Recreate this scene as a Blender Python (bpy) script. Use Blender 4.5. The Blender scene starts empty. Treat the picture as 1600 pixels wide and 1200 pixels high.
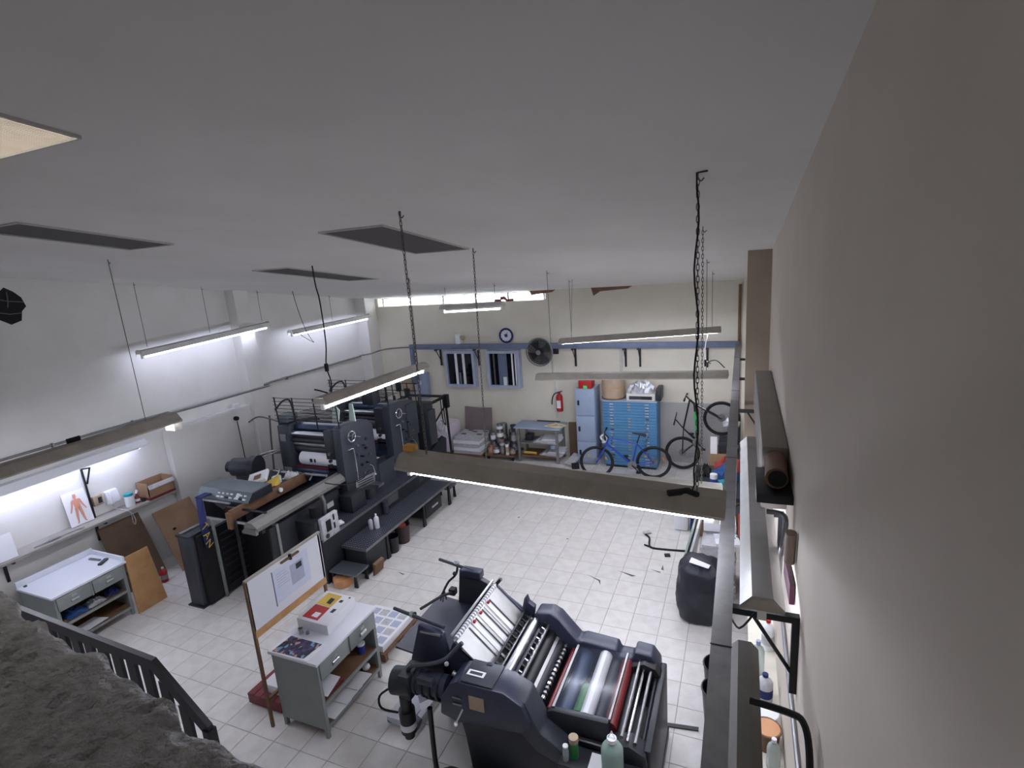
import bpy, bmesh, math, random
from mathutils import Vector, Matrix, Euler, noise
random.seed(7)
S = bpy.context.scene
COL = S.collection
PI = math.pi
R = math.radians

# ------------------------------------------------------------------ camera
cam_d = bpy.data.cameras.new('camera'); cam = bpy.data.objects.new('camera', cam_d); COL.objects.link(cam)
cam_d.sensor_width = 36.0; cam_d.lens = 846.5 / 1600 * 36; cam_d.clip_start = 0.02; cam_d.clip_end = 200
cam.matrix_world = (Matrix.Translation((0, 0, 4.4)) @ Matrix.Rotation(R(23.45), 4, 'Z')
                    @ Matrix.Rotation(R(90 - 12.56), 4, 'X') @ Matrix.Rotation(R(-4.19), 4, 'Z'))
S.camera = cam
# ------------------------------------------------------------------ world (overcast daylight outside), exposure
W = bpy.data.worlds.new('overcast'); S.world = W; W.use_nodes = True
W.node_tree.nodes['Background'].inputs[0].default_value = (0.93, 0.96, 1.0, 1)
W.node_tree.nodes['Background'].inputs[1].default_value = 11.0
S.view_settings.view_transform = 'Standard'; S.view_settings.look = 'None'
S.view_settings.gamma = 1; S.view_settings.use_curve_mapping = False
S.view_settings.exposure = 0.95
TUBE = 40.0            # radiance of a lit fluorescent tube
# ------------------------------------------------------------------ materials
def lin(c):
    o = []
    for v in c:
        v /= 255.0
        o.append(v / 12.92 if v <= 0.04045 else ((v + 0.055) / 1.055) ** 2.4)
    return (*o, 1)
MATS = {}
def mat(n, c, r=.6, m=0.0, c2=None, sc=4.0, amt=.5, bump=0.0, bsc=40.0, em=0.0, tr=0.0, alpha=1.0, rnd=0.0, coat=0.0):
    M = bpy.data.materials.new(n); M.use_nodes = True; nt = M.node_tree; N = nt.nodes; L = nt.links
    b = N['Principled BSDF']
    b.inputs['Base Color'].default_value = lin(c); b.inputs['Roughness'].default_value = r; b.inputs['Metallic'].default_value = m
    if tr: b.inputs['Transmission Weight'].default_value = tr
    if coat: b.inputs['Coat Weight'].default_value = coat
    if alpha < 1: b.inputs['Alpha'].default_value = alpha
    if em:
        b.inputs['Emission Color'].default_value = lin(c); b.inputs['Emission Strength'].default_value = em
    tc = N.new('ShaderNodeTexCoord')
    src = None
    if c2 is not None:
        nz = N.new('ShaderNodeTexNoise'); nz.inputs['Scale'].default_value = sc; nz.inputs['Detail'].default_value = 6; nz.inputs['Roughness'].default_value = .62
        L.new(tc.outputs['Object'], nz.inputs['Vector'])
        mr = N.new('ShaderNodeMapRange'); mr.inputs[1].default_value = .42; mr.inputs[2].default_value = .72; mr.inputs[4].default_value = amt
        L.new(nz.outputs[0], mr.inputs[0])
        mx = N.new('ShaderNodeMix'); mx.data_type = 'RGBA'
        mx.inputs[6].default_value = lin(c); mx.inputs[7].default_value = lin(c2)
        L.new(mr.outputs[0], mx.inputs[0]); src = mx.outputs[2]
    if rnd:
        oi = N.new('ShaderNodeObjectInfo'); hs = N.new('ShaderNodeHueSaturation')
        mr = N.new('ShaderNodeMapRange'); mr.inputs[3].default_value = 1 - rnd; mr.inputs[4].default_value = 1 + rnd
        L.new(oi.outputs['Random'], mr.inputs[0]); L.new(mr.outputs[0], hs.inputs['Value'])
        if src: L.new(src, hs.inputs['Color'])
        else: hs.inputs['Color'].default_value = lin(c)
        src = hs.outputs[0]
    if src: L.new(src, b.inputs['Base Color'])
    if bump:
        n2 = N.new('ShaderNodeTexNoise'); n2.inputs['Scale'].default_value = bsc; n2.inputs['Detail'].default_value = 4
        L.new(tc.outputs['Object'], n2.inputs['Vector'])
        bp = N.new('ShaderNodeBump'); bp.inputs['Strength'].default_value = bump; bp.inputs['Distance'].default_value = .02
        L.new(n2.outputs[0], bp.inputs['Height']); L.new(bp.outputs[0], b.inputs['Normal'])
    MATS[n] = M
    return M
mat('wall_cream', (226, 221, 205), .85, c2=(208, 202, 186), sc=1.1, amt=.6, bump=.15, bsc=6)
mat('wall_white', (228, 226, 222), .85, c2=(210, 207, 200), sc=1.3, amt=.5, bump=.15, bsc=5)
mat('wall_tan', (208, 198, 184), .88, c2=(194, 184, 170), sc=.9, amt=.6, bump=.12, bsc=5)
mat('ceiling_paint', (232, 230, 227), .9, c2=(218, 215, 210), sc=.8, amt=.6, bump=.08, bsc=3)
mat('pillar_tan', (160, 146, 128), .85, c2=(140, 126, 110), sc=2, amt=.6)
mat('tile', (222, 219, 216), .42, c2=(196, 191, 184), sc=6, amt=.6, rnd=.035)
mat('grout', (168, 163, 156), .9, c2=(128, 122, 115), sc=3, amt=.6)
mat('rough_concrete', (206, 206, 209), .95, c2=(150, 149, 150), sc=22, amt=.8, bump=1.0, bsc=70)
mat('press_grey', (57, 61, 70), .42, c2=(45, 48, 56), sc=3, amt=.7)
mat('press_dark', (40, 43, 50), .45, c2=(28, 30, 36), sc=4, amt=.7)
mat('press_navy', (50, 54, 74), .36, c2=(40, 43, 58), sc=2.5, amt=.7)
mat('black_paint', (24, 24, 28), .45)
mat('black_matte', (20, 20, 22), .8)
mat('console_teal', (104, 116, 122), .45, c2=(84, 96, 102), sc=5, amt=.6)
mat('steel', (190, 192, 196), .28, 1.0)
mat('steel_dull', (150, 150, 152), .45, 1.0, c2=(110, 110, 112), sc=6)
mat('chrome', (225, 226, 230), .12, 1.0)
mat('aluminium', (176, 176, 174), .4, .7, c2=(146, 144, 140), sc=5, amt=.6)
mat('hood_brown', (176, 170, 158), .6, .05, c2=(150, 143, 130), sc=5, amt=.7)
mat('hood_dark', (104, 99, 92), .6, c2=(84, 79, 72), sc=5)
mat('hood_white', (214, 212, 208), .55, c2=(186, 182, 174), sc=5, amt=.5)
mat('enamel_white', (235, 236, 240), .35)
mat('tube_lit', (232, 237, 255), .4, em=TUBE)
mat('tube_wall', (222, 228, 255), .4, em=12.0)
mat('tube_mid', (228, 234, 255), .4, em=17.0)
mat('tube_dim', (226, 232, 255), .4, em=8.0)
mat('ledge_grey', (158, 153, 146), .85, c2=(140, 135, 128), sc=3)
mat('tube_off', (228, 230, 232), .3)
mat('lamp_holder', (232, 230, 222), .5)
mat('chain_metal', (112, 108, 102), .5, .6)
mat('rail_grey', (136, 135, 137), .45, .3, c2=(112, 110, 110), sc=8, amt=.7)
mat('rail_blue', (110, 122, 146), .5, .1, c2=(92, 102, 124), sc=6, amt=.7)
mat('window_frame', (176, 184, 206), .5, c2=(156, 164, 188), sc=5)
mat('dark_glass', (18, 20, 28), .08, coat=.3)
mat('panel_dark', (92, 89, 88), .85, c2=(80, 77, 76), sc=2)
mat('panel_lit', (255, 247, 234), .5, em=3.6)
mat('daylight_glass', (235, 240, 245), .3, tr=1.0)
mat('wood_tan', (196, 152, 104), .6, c2=(168, 124, 78), sc=5, amt=.8)
mat('wood_brown', (124, 92, 68), .6, c2=(98, 70, 50), sc=7, amt=.8)
mat('cardboard', (164, 132, 104), .85, c2=(142, 112, 86), sc=4, amt=.7)
mat('cardboard_dark', (118, 96, 78), .85, c2=(98, 78, 62), sc=4, amt=.7)
mat('paper_white', (236, 236, 240), .7)
mat('paper_grey', (196, 196, 200), .75, c2=(160, 160, 166), sc=20, amt=.8)
mat('laminate_white', (228, 230, 238), .35)
mat('cabinet_grey', (142, 148, 145), .5, c2=(126, 131, 128), sc=4, amt=.6)
mat('cabinet_blue', (82, 138, 182), .45, c2=(70, 120, 162), sc=5, amt=.6)
mat('locker_grey', (156, 172, 196), .45, c2=(140, 154, 178), sc=4, amt=.6)
mat('plastic_white', (232, 234, 238), .4)
mat('plastic_clear', (214, 226, 224), .2, tr=.6)
mat('liquid_green', (172, 198, 188), .25, tr=.35)
mat('plastic_green', (44, 132, 62), .35, tr=.2)
mat('plastic_teal', (50, 160, 176), .4)
mat('plastic_blue', (48, 62, 150), .4)
mat('red', (176, 34, 34), .4)
mat('red_dark', (120, 40, 42), .5, c2=(92, 30, 32), sc=6)
mat('orange', (214, 150, 62), .55)
mat('yellow', (222, 190, 84), .65, c2=(200, 164, 60), sc=8)
mat('green_led', (70, 230, 110), .5)
mat('copper', (214, 156, 110), .45, c2=(190, 132, 88), sc=5)
mat('bin_black', (22, 22, 26), .35)
mat('bag_black', (30, 32, 42), .5, c2=(42, 45, 58), sc=5, bump=.5, bsc=9)
mat('bucket_brown', (62, 48, 48), .5)
mat('guard_grey', (128, 126, 122), .5, .2, c2=(106, 104, 100), sc=5)
mat('cloth_blue', (44, 84, 140), .85, c2=(30, 60, 110), sc=9, bump=.5, bsc=16)
mat('cloth_red', (164, 66, 60), .85, c2=(130, 48, 44), sc=9, bump=.4, bsc=16)
mat('cloth_white', (232, 230, 228), .85, c2=(200, 198, 196), sc=9, bump=.4, bsc=16)
mat('cloth_navy', (36, 46, 98), .85)
mat('magenta', (58, 12, 34), .6)
mat('band_grey', (182, 180, 178), .85, c2=(164, 161, 158), sc=2)
mat('scuff', (92, 88, 84), .8)
mat('bike_blue', (34, 70, 176), .3, coat=.5)
mat('bike_black', (26, 27, 30), .35)
mat('bike_green', (60, 204, 110), .4)
mat('tyre', (30, 30, 33), .75)
mat('skin_print', (212, 146, 124), .7)
mat('ink_blue', (52, 70, 100), .3, .2)
mat('roller_red', (120, 36, 38), .35)
mat('drum_tan', (176, 156, 134), .7, c2=(150, 128, 104), sc=4)
mat('foil_silver', (206, 208, 214), .35, .4, bump=.6, bsc=10)
mat('foam_green', (176, 190, 180), .7, c2=(140, 156, 146), sc=9)
mat('pink_tint', (224, 214, 226), .6)
mat('tube_beige', (150, 132, 122), .7)
mat('drum_grey', (132, 118, 116), .85, c2=(116, 102, 100), sc=4, amt=.6)
mat('guard_clear', (90, 96, 110), .12, alpha=.14)
mat('print_sheet', (216, 222, 240), .7, c2=(200, 208, 230), sc=6)
def printmat(n, cols, sc):
    """flat print: irregular colour patches on paper"""
    M = bpy.data.materials.new(n); M.use_nodes = True; nt = M.node_tree; N = nt.nodes; L = nt.links; b = N['Principled BSDF']
    tc = N.new('ShaderNodeTexCoord'); vo = N.new('ShaderNodeTexVoronoi'); vo.inputs['Scale'].default_value = sc
    L.new(tc.outputs['Object'], vo.inputs['Vector'])
    cr = N.new('ShaderNodeValToRGB'); cr.color_ramp.interpolation = 'CONSTANT'
    sep = N.new('ShaderNodeSeparateColor'); L.new(vo.outputs['Color'], sep.inputs[0]); L.new(sep.outputs[0], cr.inputs[0])
    el = cr.color_ramp.elements
    while len(el) < len(cols): el.new(.5)
    for i, c in enumerate(cols): el[i].position = i / len(cols); el[i].color = lin(c)
    L.new(cr.outputs[0], b.inputs['Base Color']); b.inputs['Roughness'].default_value = .5
    MATS[n] = M
printmat('print_photo', [(30, 30, 50), (46, 44, 76), (84, 72, 110), (120, 170, 200), (200, 160, 140), (36, 34, 48), (60, 56, 92)], 26)
printmat('print_gold', [(220, 200, 130), (236, 226, 190), (196, 168, 90), (240, 236, 224)], 9)
printmat('print_grey', [(236, 236, 240), (206, 210, 222), (232, 234, 240), (120, 124, 140), (226, 230, 240)], 10)
printmat('print_can', [(190, 190, 190), (200, 120, 90), (90, 110, 160), (160, 60, 60), (210, 206, 200), (110, 112, 116)], 9)
def chequer_plate(n, c):
    M = mat(n, c, .35, .75); nt = M.node_tree; N = nt.nodes; L = nt.links; b = N['Principled BSDF']
    tc = N.new('ShaderNodeTexCoord'); vo = N.new('ShaderNodeTexVoronoi'); vo.inputs['Scale'].default_value = 22; vo.inputs['Randomness'].default_value = 0
    L.new(tc.outputs['Object'], vo.inputs['Vector'])
    mr = N.new('ShaderNodeMapRange'); mr.inputs[1].default_value = .18; mr.inputs[2].default_value = .3; mr.inputs[3].default_value = 1; mr.inputs[4].default_value = 0
    L.new(vo.outputs[0], mr.inputs[0]); bp = N.new('ShaderNodeBump'); bp.inputs['Distance'].default_value = .01; bp.inputs['Strength'].default_value = .9
    L.new(mr.outputs[0], bp.inputs['Height']); L.new(bp.outputs[0], b.inputs['Normal'])
    mx = N.new('ShaderNodeMix'); mx.data_type = 'RGBA'; mx.inputs[6].default_value = lin(c); mx.inputs[7].default_value = lin((168, 172, 182)); L.new(mr.outputs[0], mx.inputs[0]); L.new(mx.outputs[2], b.inputs['Base Color'])
chequer_plate('chequer_dark', (84, 88, 104)); chequer_plate('chequer_light', (120, 126, 134))

# ------------------------------------------------------------------ mesh builder
class MB:
    def __init__(s): s.v = []; s.f = []
    def add(s, vs, fs):
        o = len(s.v); s.v += [tuple(v) for v in vs]; s.f += [tuple(i + o for i in f) for f in fs]; return s
    def box(s, x0, x1, y0, y1, z0, z1):
        return s.add([(x0, y0, z0), (x1, y0, z0), (x1, y1, z0), (x0, y1, z0), (x0, y0, z1), (x1, y0, z1), (x1, y1, z1), (x0, y1, z1)],
                     [(0, 3, 2, 1), (4, 5, 6, 7), (0, 1, 5, 4), (1, 2, 6, 5), (2, 3, 7, 6), (3, 0, 4, 7)])
    def obox(s, c, d, rot=(0, 0, 0)):
        m = Euler(rot).to_matrix(); c = Vector(c); t = MB().box(-d[0] / 2, d[0] / 2, -d[1] / 2, d[1] / 2, -d[2] / 2, d[2] / 2)
        return s.add([c + m @ Vector(v) for v in t.v], t.f)
    def cyl(s, a, b, r, r2=None, n=14):
        a = Vector(a); b = Vector(b); r2 = r if r2 is None else r2; d = (b - a).normalized()
        u = d.orthogonal().normalized(); w = d.cross(u); vs = []
        for p, q in ((a, r), (b, r2)):
            vs += [p + (u * math.cos(2 * PI * i / n) + w * math.sin(2 * PI * i / n)) * q for i in range(n)]
        fs = [(i, (i + 1) % n, n + (i + 1) % n, n + i) for i in range(n)] + [tuple(range(n - 1, -1, -1)), tuple(range(n, 2 * n))]
        return s.add(vs, fs)
    def tube(s, pts, r, n=6, close=False):
        pts = [Vector(p) for p in pts]
        if not close and 4 <= len(pts) <= 10:
            q = []; k0 = len(pts)
            for i in range(k0 - 1):
                a, b_, c, d = pts[max(i - 1, 0)], pts[i], pts[i + 1], pts[min(i + 2, k0 - 1)]
                for t in (0, .25, .5, .75): q.append(.5 * (2 * b_ + (c - a) * t + (2 * a - 5 * b_ + 4 * c - d) * t * t + (3 * b_ - a - 3 * c + d) * t ** 3))
            pts = q + [pts[-1]]
        k = len(pts); vs = []; u = None
        for i, p in enumerate(pts):
            if close: d = pts[(i + 1) % k] - pts[i - 1]
            else: d = pts[min(i + 1, k - 1)] - pts[max(i - 1, 0)]
            d.normalize()
            u = d.orthogonal().normalized() if u is None else (u - d * u.dot(d)).normalized()
            w = d.cross(u)
            vs += [p + (u * math.cos(2 * PI * j / n) + w * math.sin(2 * PI * j / n)) * r for j in range(n)]
        fs = []
        for i in range(k if close else k - 1):
            a = i * n; b = ((i + 1) % k) * n
            fs += [(a + j, a + (j + 1) % n, b + (j + 1) % n, b + j) for j in range(n)]
        if not close: fs += [tuple(range(n - 1, -1, -1)), tuple(range((k - 1) * n, k * n))]
        return s.add(vs, fs)
    def lathe(s, c, prof, n=18, sx=1.0, sy=1.0):
        c = Vector(c); vs = []; k = len(prof)
        for r, h in prof:
            r = max(r, .0005)
            vs += [c + Vector((math.cos(2 * PI * i / n) * r * sx, math.sin(2 * PI * i / n) * r * sy, h)) for i in range(n)]
        fs = []
        for j in range(k - 1):
            a = j * n; b = a + n
            fs += [(a + i, a + (i + 1) % n, b + (i + 1) % n, b + i) for i in range(n)]
        fs += [tuple(range(n - 1, -1, -1)), tuple(range((k - 1) * n, k * n))]
        return s.add(vs, fs)
    def prism(s, poly, ax, a, b):
        def P(p, t): return (t, p[0], p[1]) if ax == 'x' else ((p[0], t, p[1]) if ax == 'y' else (p[0], p[1], t))
        k = len(poly); vs = [P(p, a) for p in poly] + [P(p, b) for p in poly]
        return s.add(vs, [(i, (i + 1) % k, k + (i + 1) % k, k + i) for i in range(k)] + [tuple(range(k - 1, -1, -1)), tuple(range(k, 2 * k))])
    def torus(s, c, ax, R_, r, n=28, m=6):
        c = Vector(c); a = {'x': (Vector((0, 1, 0)), Vector((0, 0, 1))), 'y': (Vector((1, 0, 0)), Vector((0, 0, 1))), 'z': (Vector((1, 0, 0)), Vector((0, 1, 0)))}[ax]
        return s.tube([c + (a[0] * math.cos(2 * PI * i / n) + a[1] * math.sin(2 * PI * i / n)) * R_ for i in range(n)], r, m, True)
    def ball(s, c, r, n=10, sz=1.0):
        return s.lathe(c, [(r * math.sin(PI * i / 8), -r * sz * math.cos(PI * i / 8)) for i in range(9)], n)
    def plate(s, q, t):
        q = [Vector(p) for p in q]; nn = (q[1] - q[0]).cross(q[2] - q[0]).normalized() * t; k = len(q)
        return s.add(q + [p + nn for p in q], [(i, (i + 1) % k, k + (i + 1) % k, k + i) for i in range(k)] + [tuple(range(k - 1, -1, -1)), tuple(range(k, 2 * k))])
    def xf(s, M):
        s.v = [tuple(M @ Vector(v)) for v in s.v]; return s
    def mesh(s, name, m, off=(0, 0, 0), bevel=0, smooth=True):
        me = bpy.data.meshes.new(name)
        me.from_pydata([(v[0] - off[0], v[1] - off[1], v[2] - off[2]) for v in s.v], [], s.f)
        bm = bmesh.new(); bm.from_mesh(me); bmesh.ops.recalc_face_normals(bm, faces=bm.faces)
        if bevel:
            es = [e for e in bm.edges if len(e.link_faces) == 2 and e.calc_face_angle(0) > .5]
            bmesh.ops.bevel(bm, geom=es, offset=bevel, segments=2, affect='EDGES', profile=.5, clamp_overlap=True)
        bm.to_mesh(me); bm.free()
        me.materials.append(MATS[m])
        if smooth:
            me.polygons.foreach_set('use_smooth', [True] * len(me.polygons)); me.set_sharp_from_angle(angle=R(38))
        return me
OFF = {}
def thing(name, label, cat, loc, group=None):
    o = bpy.data.objects.new(name, None); COL.objects.link(o); o.location = loc; o.empty_display_size = .1
    o['label'] = label; o['category'] = cat
    if group: o['group'] = group
    OFF[o.name] = tuple(loc); return o
def part(mb, name, m, parent, bevel=0, smooth=True, label=None, kind=None):
    off = OFF[parent.name]
    o = bpy.data.objects.new(name, mb.mesh(name, m, off, bevel, smooth)); COL.objects.link(o); o.parent = parent
    OFF[o.name] = off
    if label: o['label'] = label
    if kind: o['kind'] = kind
    return o
def solo(mb, name, m, label, cat, group=None, bevel=0, kind=None, smooth=True):
    xs, ys, zs = zip(*mb.v); off = ((min(xs) + max(xs)) / 2, (min(ys) + max(ys)) / 2, min(zs))
    o = bpy.data.objects.new(name, mb.mesh(name, m, off, bevel, smooth)); COL.objects.link(o); o.location = off
    if label: o['label'] = label
    if cat: o['category'] = cat
    if group: o['group'] = group
    if kind: o['kind'] = kind
    OFF[o.name] = off
    return o
def struct(mb, name, m, label=None, bevel=0, smooth=True):
    xs, ys, zs = zip(*mb.v); off = ((min(xs) + max(xs)) / 2, (min(ys) + max(ys)) / 2, min(zs))
    o = bpy.data.objects.new(name, mb.mesh(name, m, off, bevel, smooth)); COL.objects.link(o); o.location = off
    o['kind'] = 'structure'; OFF[o.name] = off
    if label: o['label'] = label
    return o
def text(s, size, m, M, parent, name='lettering', depth=.001):
    cu = bpy.data.curves.new('t', 'FONT'); cu.body = s; cu.size = size; cu.extrude = depth; cu.align_x = 'CENTER'; cu.align_y = 'CENTER'
    to = bpy.data.objects.new('t', cu); me = bpy.data.meshes.new_from_object(to)
    bpy.data.objects.remove(to); off = Vector(OFF[parent.name])
    me.transform(M); me.transform(Matrix.Translation(-off)); me.materials.clear(); me.materials.append(MATS[m])
    o = bpy.data.objects.new(name, me); COL.objects.link(o); o.parent = parent; OFF[o.name] = tuple(off); return o
def copytree(o, loc, label=None, parent=None):
    c = o.copy(); COL.objects.link(c); c.parent = parent
    if parent is None: c.location = loc
    if label: c['label'] = label
    for ch in o.children: copytree(ch, None, None, c)
    return c
# ================================================================== THE ROOM
LX, RX, BY, NY = -8.8, .3, 11.35, -1.6
def cz(y): return 3.77 + .127 * (11.35 - y)          # sloping ceiling
# ceiling slab
struct(MB().prism([(NY, cz(NY)), (BY + .3, cz(BY + .3)), (BY + .3, cz(BY + .3) + .15), (NY, cz(NY) + .15)], 'x', LX - .3, RX + .3), 'ceiling', 'ceiling_paint', 'pale grey painted sloping ceiling', smooth=False)
# left wall with column and thickened lower part
wl = struct(MB().prism([(NY, -.1), (BY + .3, -.1), (BY + .3, cz(BY + .3) + .1), (NY, cz(NY) + .1)], 'x', LX - .2, LX), 'wall_left', 'wall_white', smooth=False)
part(MB().prism([(7.3, 0), (7.62, 0), (7.62, cz(7.62)), (7.3, cz(7.3))], 'x', LX, LX + .22), 'column', 'wall_white', wl)
part(MB().box(LX, LX + .14, 5.62, 7.3, 0, 2.12), 'lower_wall_thickening', 'wall_white', wl, bevel=.012)
part(MB().prism([(BY - .42, 0), (BY, 0), (BY, cz(BY)), (BY - .42, cz(BY - .42))], 'x', LX, LX + .3), 'corner_column', 'wall_white', wl)
# hole broken high in the left wall
hole = MB(); pts = [(3.78, 4.36), (3.86, 4.52), (3.97, 4.5), (4.04, 4.56), (4.13, 4.5), (4.2, 4.42), (4.23, 4.3), (4.17, 4.24), (4.14, 4.12), (4.02, 4.08), (3.9, 4.16), (3.84, 4.27)]
hole.prism(pts, 'x', LX - .05, LX + .004)
part(hole, 'broken_opening', 'black_matte', wl)
w = MB()
for a, b in (((3.85, 4.45), (4.2, 4.36)), ((4.05, 4.5), (4.02, 4.3)), ((3.9, 4.25), (4.15, 4.22))):
    w.tube([(LX + .02, *a), (LX + .03, (a[0] + b[0]) / 2, (a[1] + b[1]) / 2 - .02), (LX + .02, *b)], .006, 5)
part(w, 'loose_wire', 'chain_metal', wl)
# back wall with a daylight strip window under the ceiling
wb = struct(MB().box(LX - .2, RX + .2, BY, BY + .2, -.1, 3.56), 'wall_back', 'wall_cream', smooth=False)
part(MB().box(-3.98, RX + .2, BY, BY + .2, 3.56, 3.95), 'upper_wall', 'wall_cream', wb, smooth=False)
part(MB().box(LX - .2, -8.42, BY, BY + .2, 3.56, 3.95), 'upper_wall', 'wall_cream', wb, smooth=False)
win = struct(MB().box(-8.42, -3.98, BY + .13, BY + .19, 3.545, 3.565).box(-8.42, -3.98, BY + .13, BY + .19, 3.735, 3.76), 'window_1', 'hood_white', 'narrow strip window glowing with daylight under the ceiling')
for i, x in enumerate((-8.36, -7.55, -6.62, -5.75, -4.92, -4.05)):
    part(MB().box(x - .02, x + .02, BY + .13, BY + .18, 3.56, 3.75), 'mullion', 'steel_dull', win)
xs = (-8.36, -7.55, -6.62, -5.75, -4.92, -4.05)
for a, b in zip(xs, xs[1:]): part(MB().box(a + .02, b - .02, BY + .15, BY + .156, 3.56, 3.745), 'pane', 'daylight_glass', win, smooth=False)
# rubble left in the window opening
rb = MB()
for i in range(9): rb.obox((-5.2 + i * .05, BY + .07, 3.575 + random.random() * .03 + (.05 if i in (3, 4) else 0)), (.07, .06, .05), (random.random(), random.random(), random.random()))
part(rb, 'rubble', 'red_dark', wb, label='brick rubble in the window opening')
for x0, x1, d in ((-4.35, -3.7, .1), (-2.95, -2.05, .17)):
    part(MB().prism([(x0, cz(BY) + .02), (x1, cz(BY) + .02), (x1 - .12, cz(BY) - .05), (x0 + .2, cz(BY) - .08), (x0 + .05, cz(BY) - d)], 'y', BY - .012, BY + .02), 'plaster_gap', 'wood_brown', wb, label='torn brown gap between wall and ceiling')
part(MB().box(-3.0, -.1, BY - .006, BY + .01, 0, 1.32), 'skirting_paint', 'band_grey', wb, label='grey painted lower wall band', smooth=False)
# right wall with ledge and column
wr = struct(MB().prism([(NY, -.1), (BY + .3, -.1), (BY + .3, cz(BY + .3) + .1), (NY, cz(NY) + .1)], 'x', RX, RX + .25), 'wall_right', 'wall_tan', smooth=False)
part(MB().prism([(6.8, 0), (7.2, 0), (7.2, cz(7.2)), (6.8, cz(6.8))], 'x', .05, RX), 'column', 'pillar_tan', wr)
part(MB().box(.14, RX, 3.75, 6.2, 2.66, 3.1), 'wall_ledge', 'ledge_grey', wr, bevel=.012)
part(MB().prism([(11.0, 0), (BY, 0), (BY, cz(BY)), (11.0, cz(11.0))], 'x', .02, RX), 'corner_column', 'wall_cream', wr)
# near wall behind the camera and the broken parapet in front of it
struct(MB().prism([(LX - .2, -.1), (RX + .2, -.1), (RX + .2, cz(NY) + .1), (LX - .2, cz(NY) + .1)], 'y', NY - .2, NY), 'wall_near', 'wall_tan', smooth=False)
pm = MB(); NXp, NYp = 420, 170
def edge_y(x): return .41 - .143 * x + .006 * math.sin(x * 9) + .007 * math.sin(x * 23 + 1) + .006 * math.sin(x * 41)
def rough(x, y):
    n1 = noise.noise((x * 9, y * 9, 0)); n2 = noise.noise((x * 24, y * 24, 3)); n3 = noise.noise((x * 60, y * 60, 7))
    return .008 * n1 + .005 * n2 - .045 * max(0, n2 - .18) + .005 * n3
def rough_old(x, y): return .004 * math.sin(x * 7 + 2 * math.sin(y * 5)) * math.sin(y * 9 + x) + .005 * math.sin(x * 31 + y * 13) * math.sin(y * 27 - x * 5) + random.uniform(-.0035, .0035)
x0, x1 = -4.5, -.3
for j in range(NYp + 1):
    for i in range(NXp + 1):
        x = x0 + (x1 - x0) * i / NXp; e = edge_y(x); t = j / NYp
        y = -.5 + (e + .5) * t ** .8 if t else -1.55; z = 3.6 + rough(x, y) - .015 * max(0, (t - .93) / .07) ** 2
        pm.v.append((x, y, z))
for j in range(NYp):
    for i in range(NXp):
        a = j * (NXp + 1) + i; pm.f.append((a, a + 1, a + NXp + 2, a + NXp + 1))
# front face of the parapet down to floor
o = len(pm.v)
for k, zz in enumerate((3.45, 3.2, 2.6, 0.0)):
    for i in range(NXp + 1):
        x = x0 + (x1 - x0) * i / NXp; pm.v.append((x, edge_y(x) - .02 - .01 * math.sin(x * 17 + k * 2), zz))
top = NYp * (NXp + 1)
for k in range(4):
    for i in range(NXp):
        a = (top if k == 0 else o + (k - 1) * (NXp + 1)) + i; b = o + k * (NXp + 1) + i
        pm.f.append((a, a + 1, b + 1, b))
struct(pm, 'wall_parapet', 'rough_concrete', 'rough broken concrete parapet in the near corner')
struct(MB().box(LX, -4.5, -1.55, .95, 0, 3.6), 'wall_parapet_side', 'rough_concrete')
# floor: recessed grout bed with single tiles standing proud
fl = struct(MB().box(LX - .2, RX + .2, NY - .2, BY + .2, -.1, -.004), 'floor', 'grout', smooth=False)
TS = .33; TX0 = -2.1656; TY0 = 7.356
open_rects = [(-5.0, -.35, 4.35, 10.15), (-7.2, -4.2, 2.6, 5.1), (-6.1, -3.0, 9.8, 10.9), (-2.9, -.2, 9.0, 10.4), (-8.4, -6.9, 3.4, 5.6), (-3.6, -2.9, 3.0, 4.6), (-1.2, -.0, 3.9, 6.5)]
tiles = []; others = MB()
nx0 = math.floor((LX - TX0) / TS); nx1 = math.ceil((RX - TX0) / TS); ny0 = math.floor((.9 - TY0) / TS); ny1 = math.ceil((BY - TY0) / TS)
G = .0022
def tile_box(mb, x0, x1, y0, y1):
    b = .004
    mb.add([(x0, y0, -.003), (x1, y0, -.003), (x1, y1, -.003), (x0, y1, -.003), (x0 + b, y0 + b, 0), (x1 - b, y0 + b, 0), (x1 - b, y1 - b, 0), (x0 + b, y1 - b, 0)],
           [(0, 3, 2, 1), (4, 5, 6, 7), (0, 1, 5, 4), (1, 2, 6, 5), (2, 3, 7, 6), (3, 0, 4, 7)])
for i in range(nx0, nx1):
    for j in range(ny0, ny1):
        x, y = TX0 + i * TS, TY0 + j * TS; cx, cy = x + TS / 2, y + TS / 2
        inside = x > LX and x + TS < RX and y + TS < BY and y > 1.0
        op = any(a < cx < b and c < cy < d for a, b, c, d in open_rects)
        dist = cx * cx + cy * cy + 19.4
        if inside and op: tiles.append((dist, x, y))
        else: others_box = (max(x + G, LX), min(x + TS - G, RX), max(y + G, .3), min(y + TS - G, BY)); tile_box(others, *others_box)
tiles.sort()
for d, x, y in tiles[300:]: tile_box(others, x + G, x + TS - G, y + G, y + TS - G)
tm = MB(); tile_box(tm, -TS / 2 + G, TS / 2 - G, -TS / 2 + G, TS / 2 - G); tmesh = tm.mesh('tile', 'tile', smooth=False)
for d, x, y in tiles[:300]:
    t = bpy.data.objects.new('tile', tmesh); COL.objects.link(t); t.parent = fl
    t.location = (x + TS / 2 - fl.location.x, y + TS / 2 - fl.location.y, random.uniform(-.0006, .0004) - fl.location.z)
    t.rotation_euler = (0, 0, random.choice((0, PI / 2, PI, 1.5 * PI)))
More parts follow.
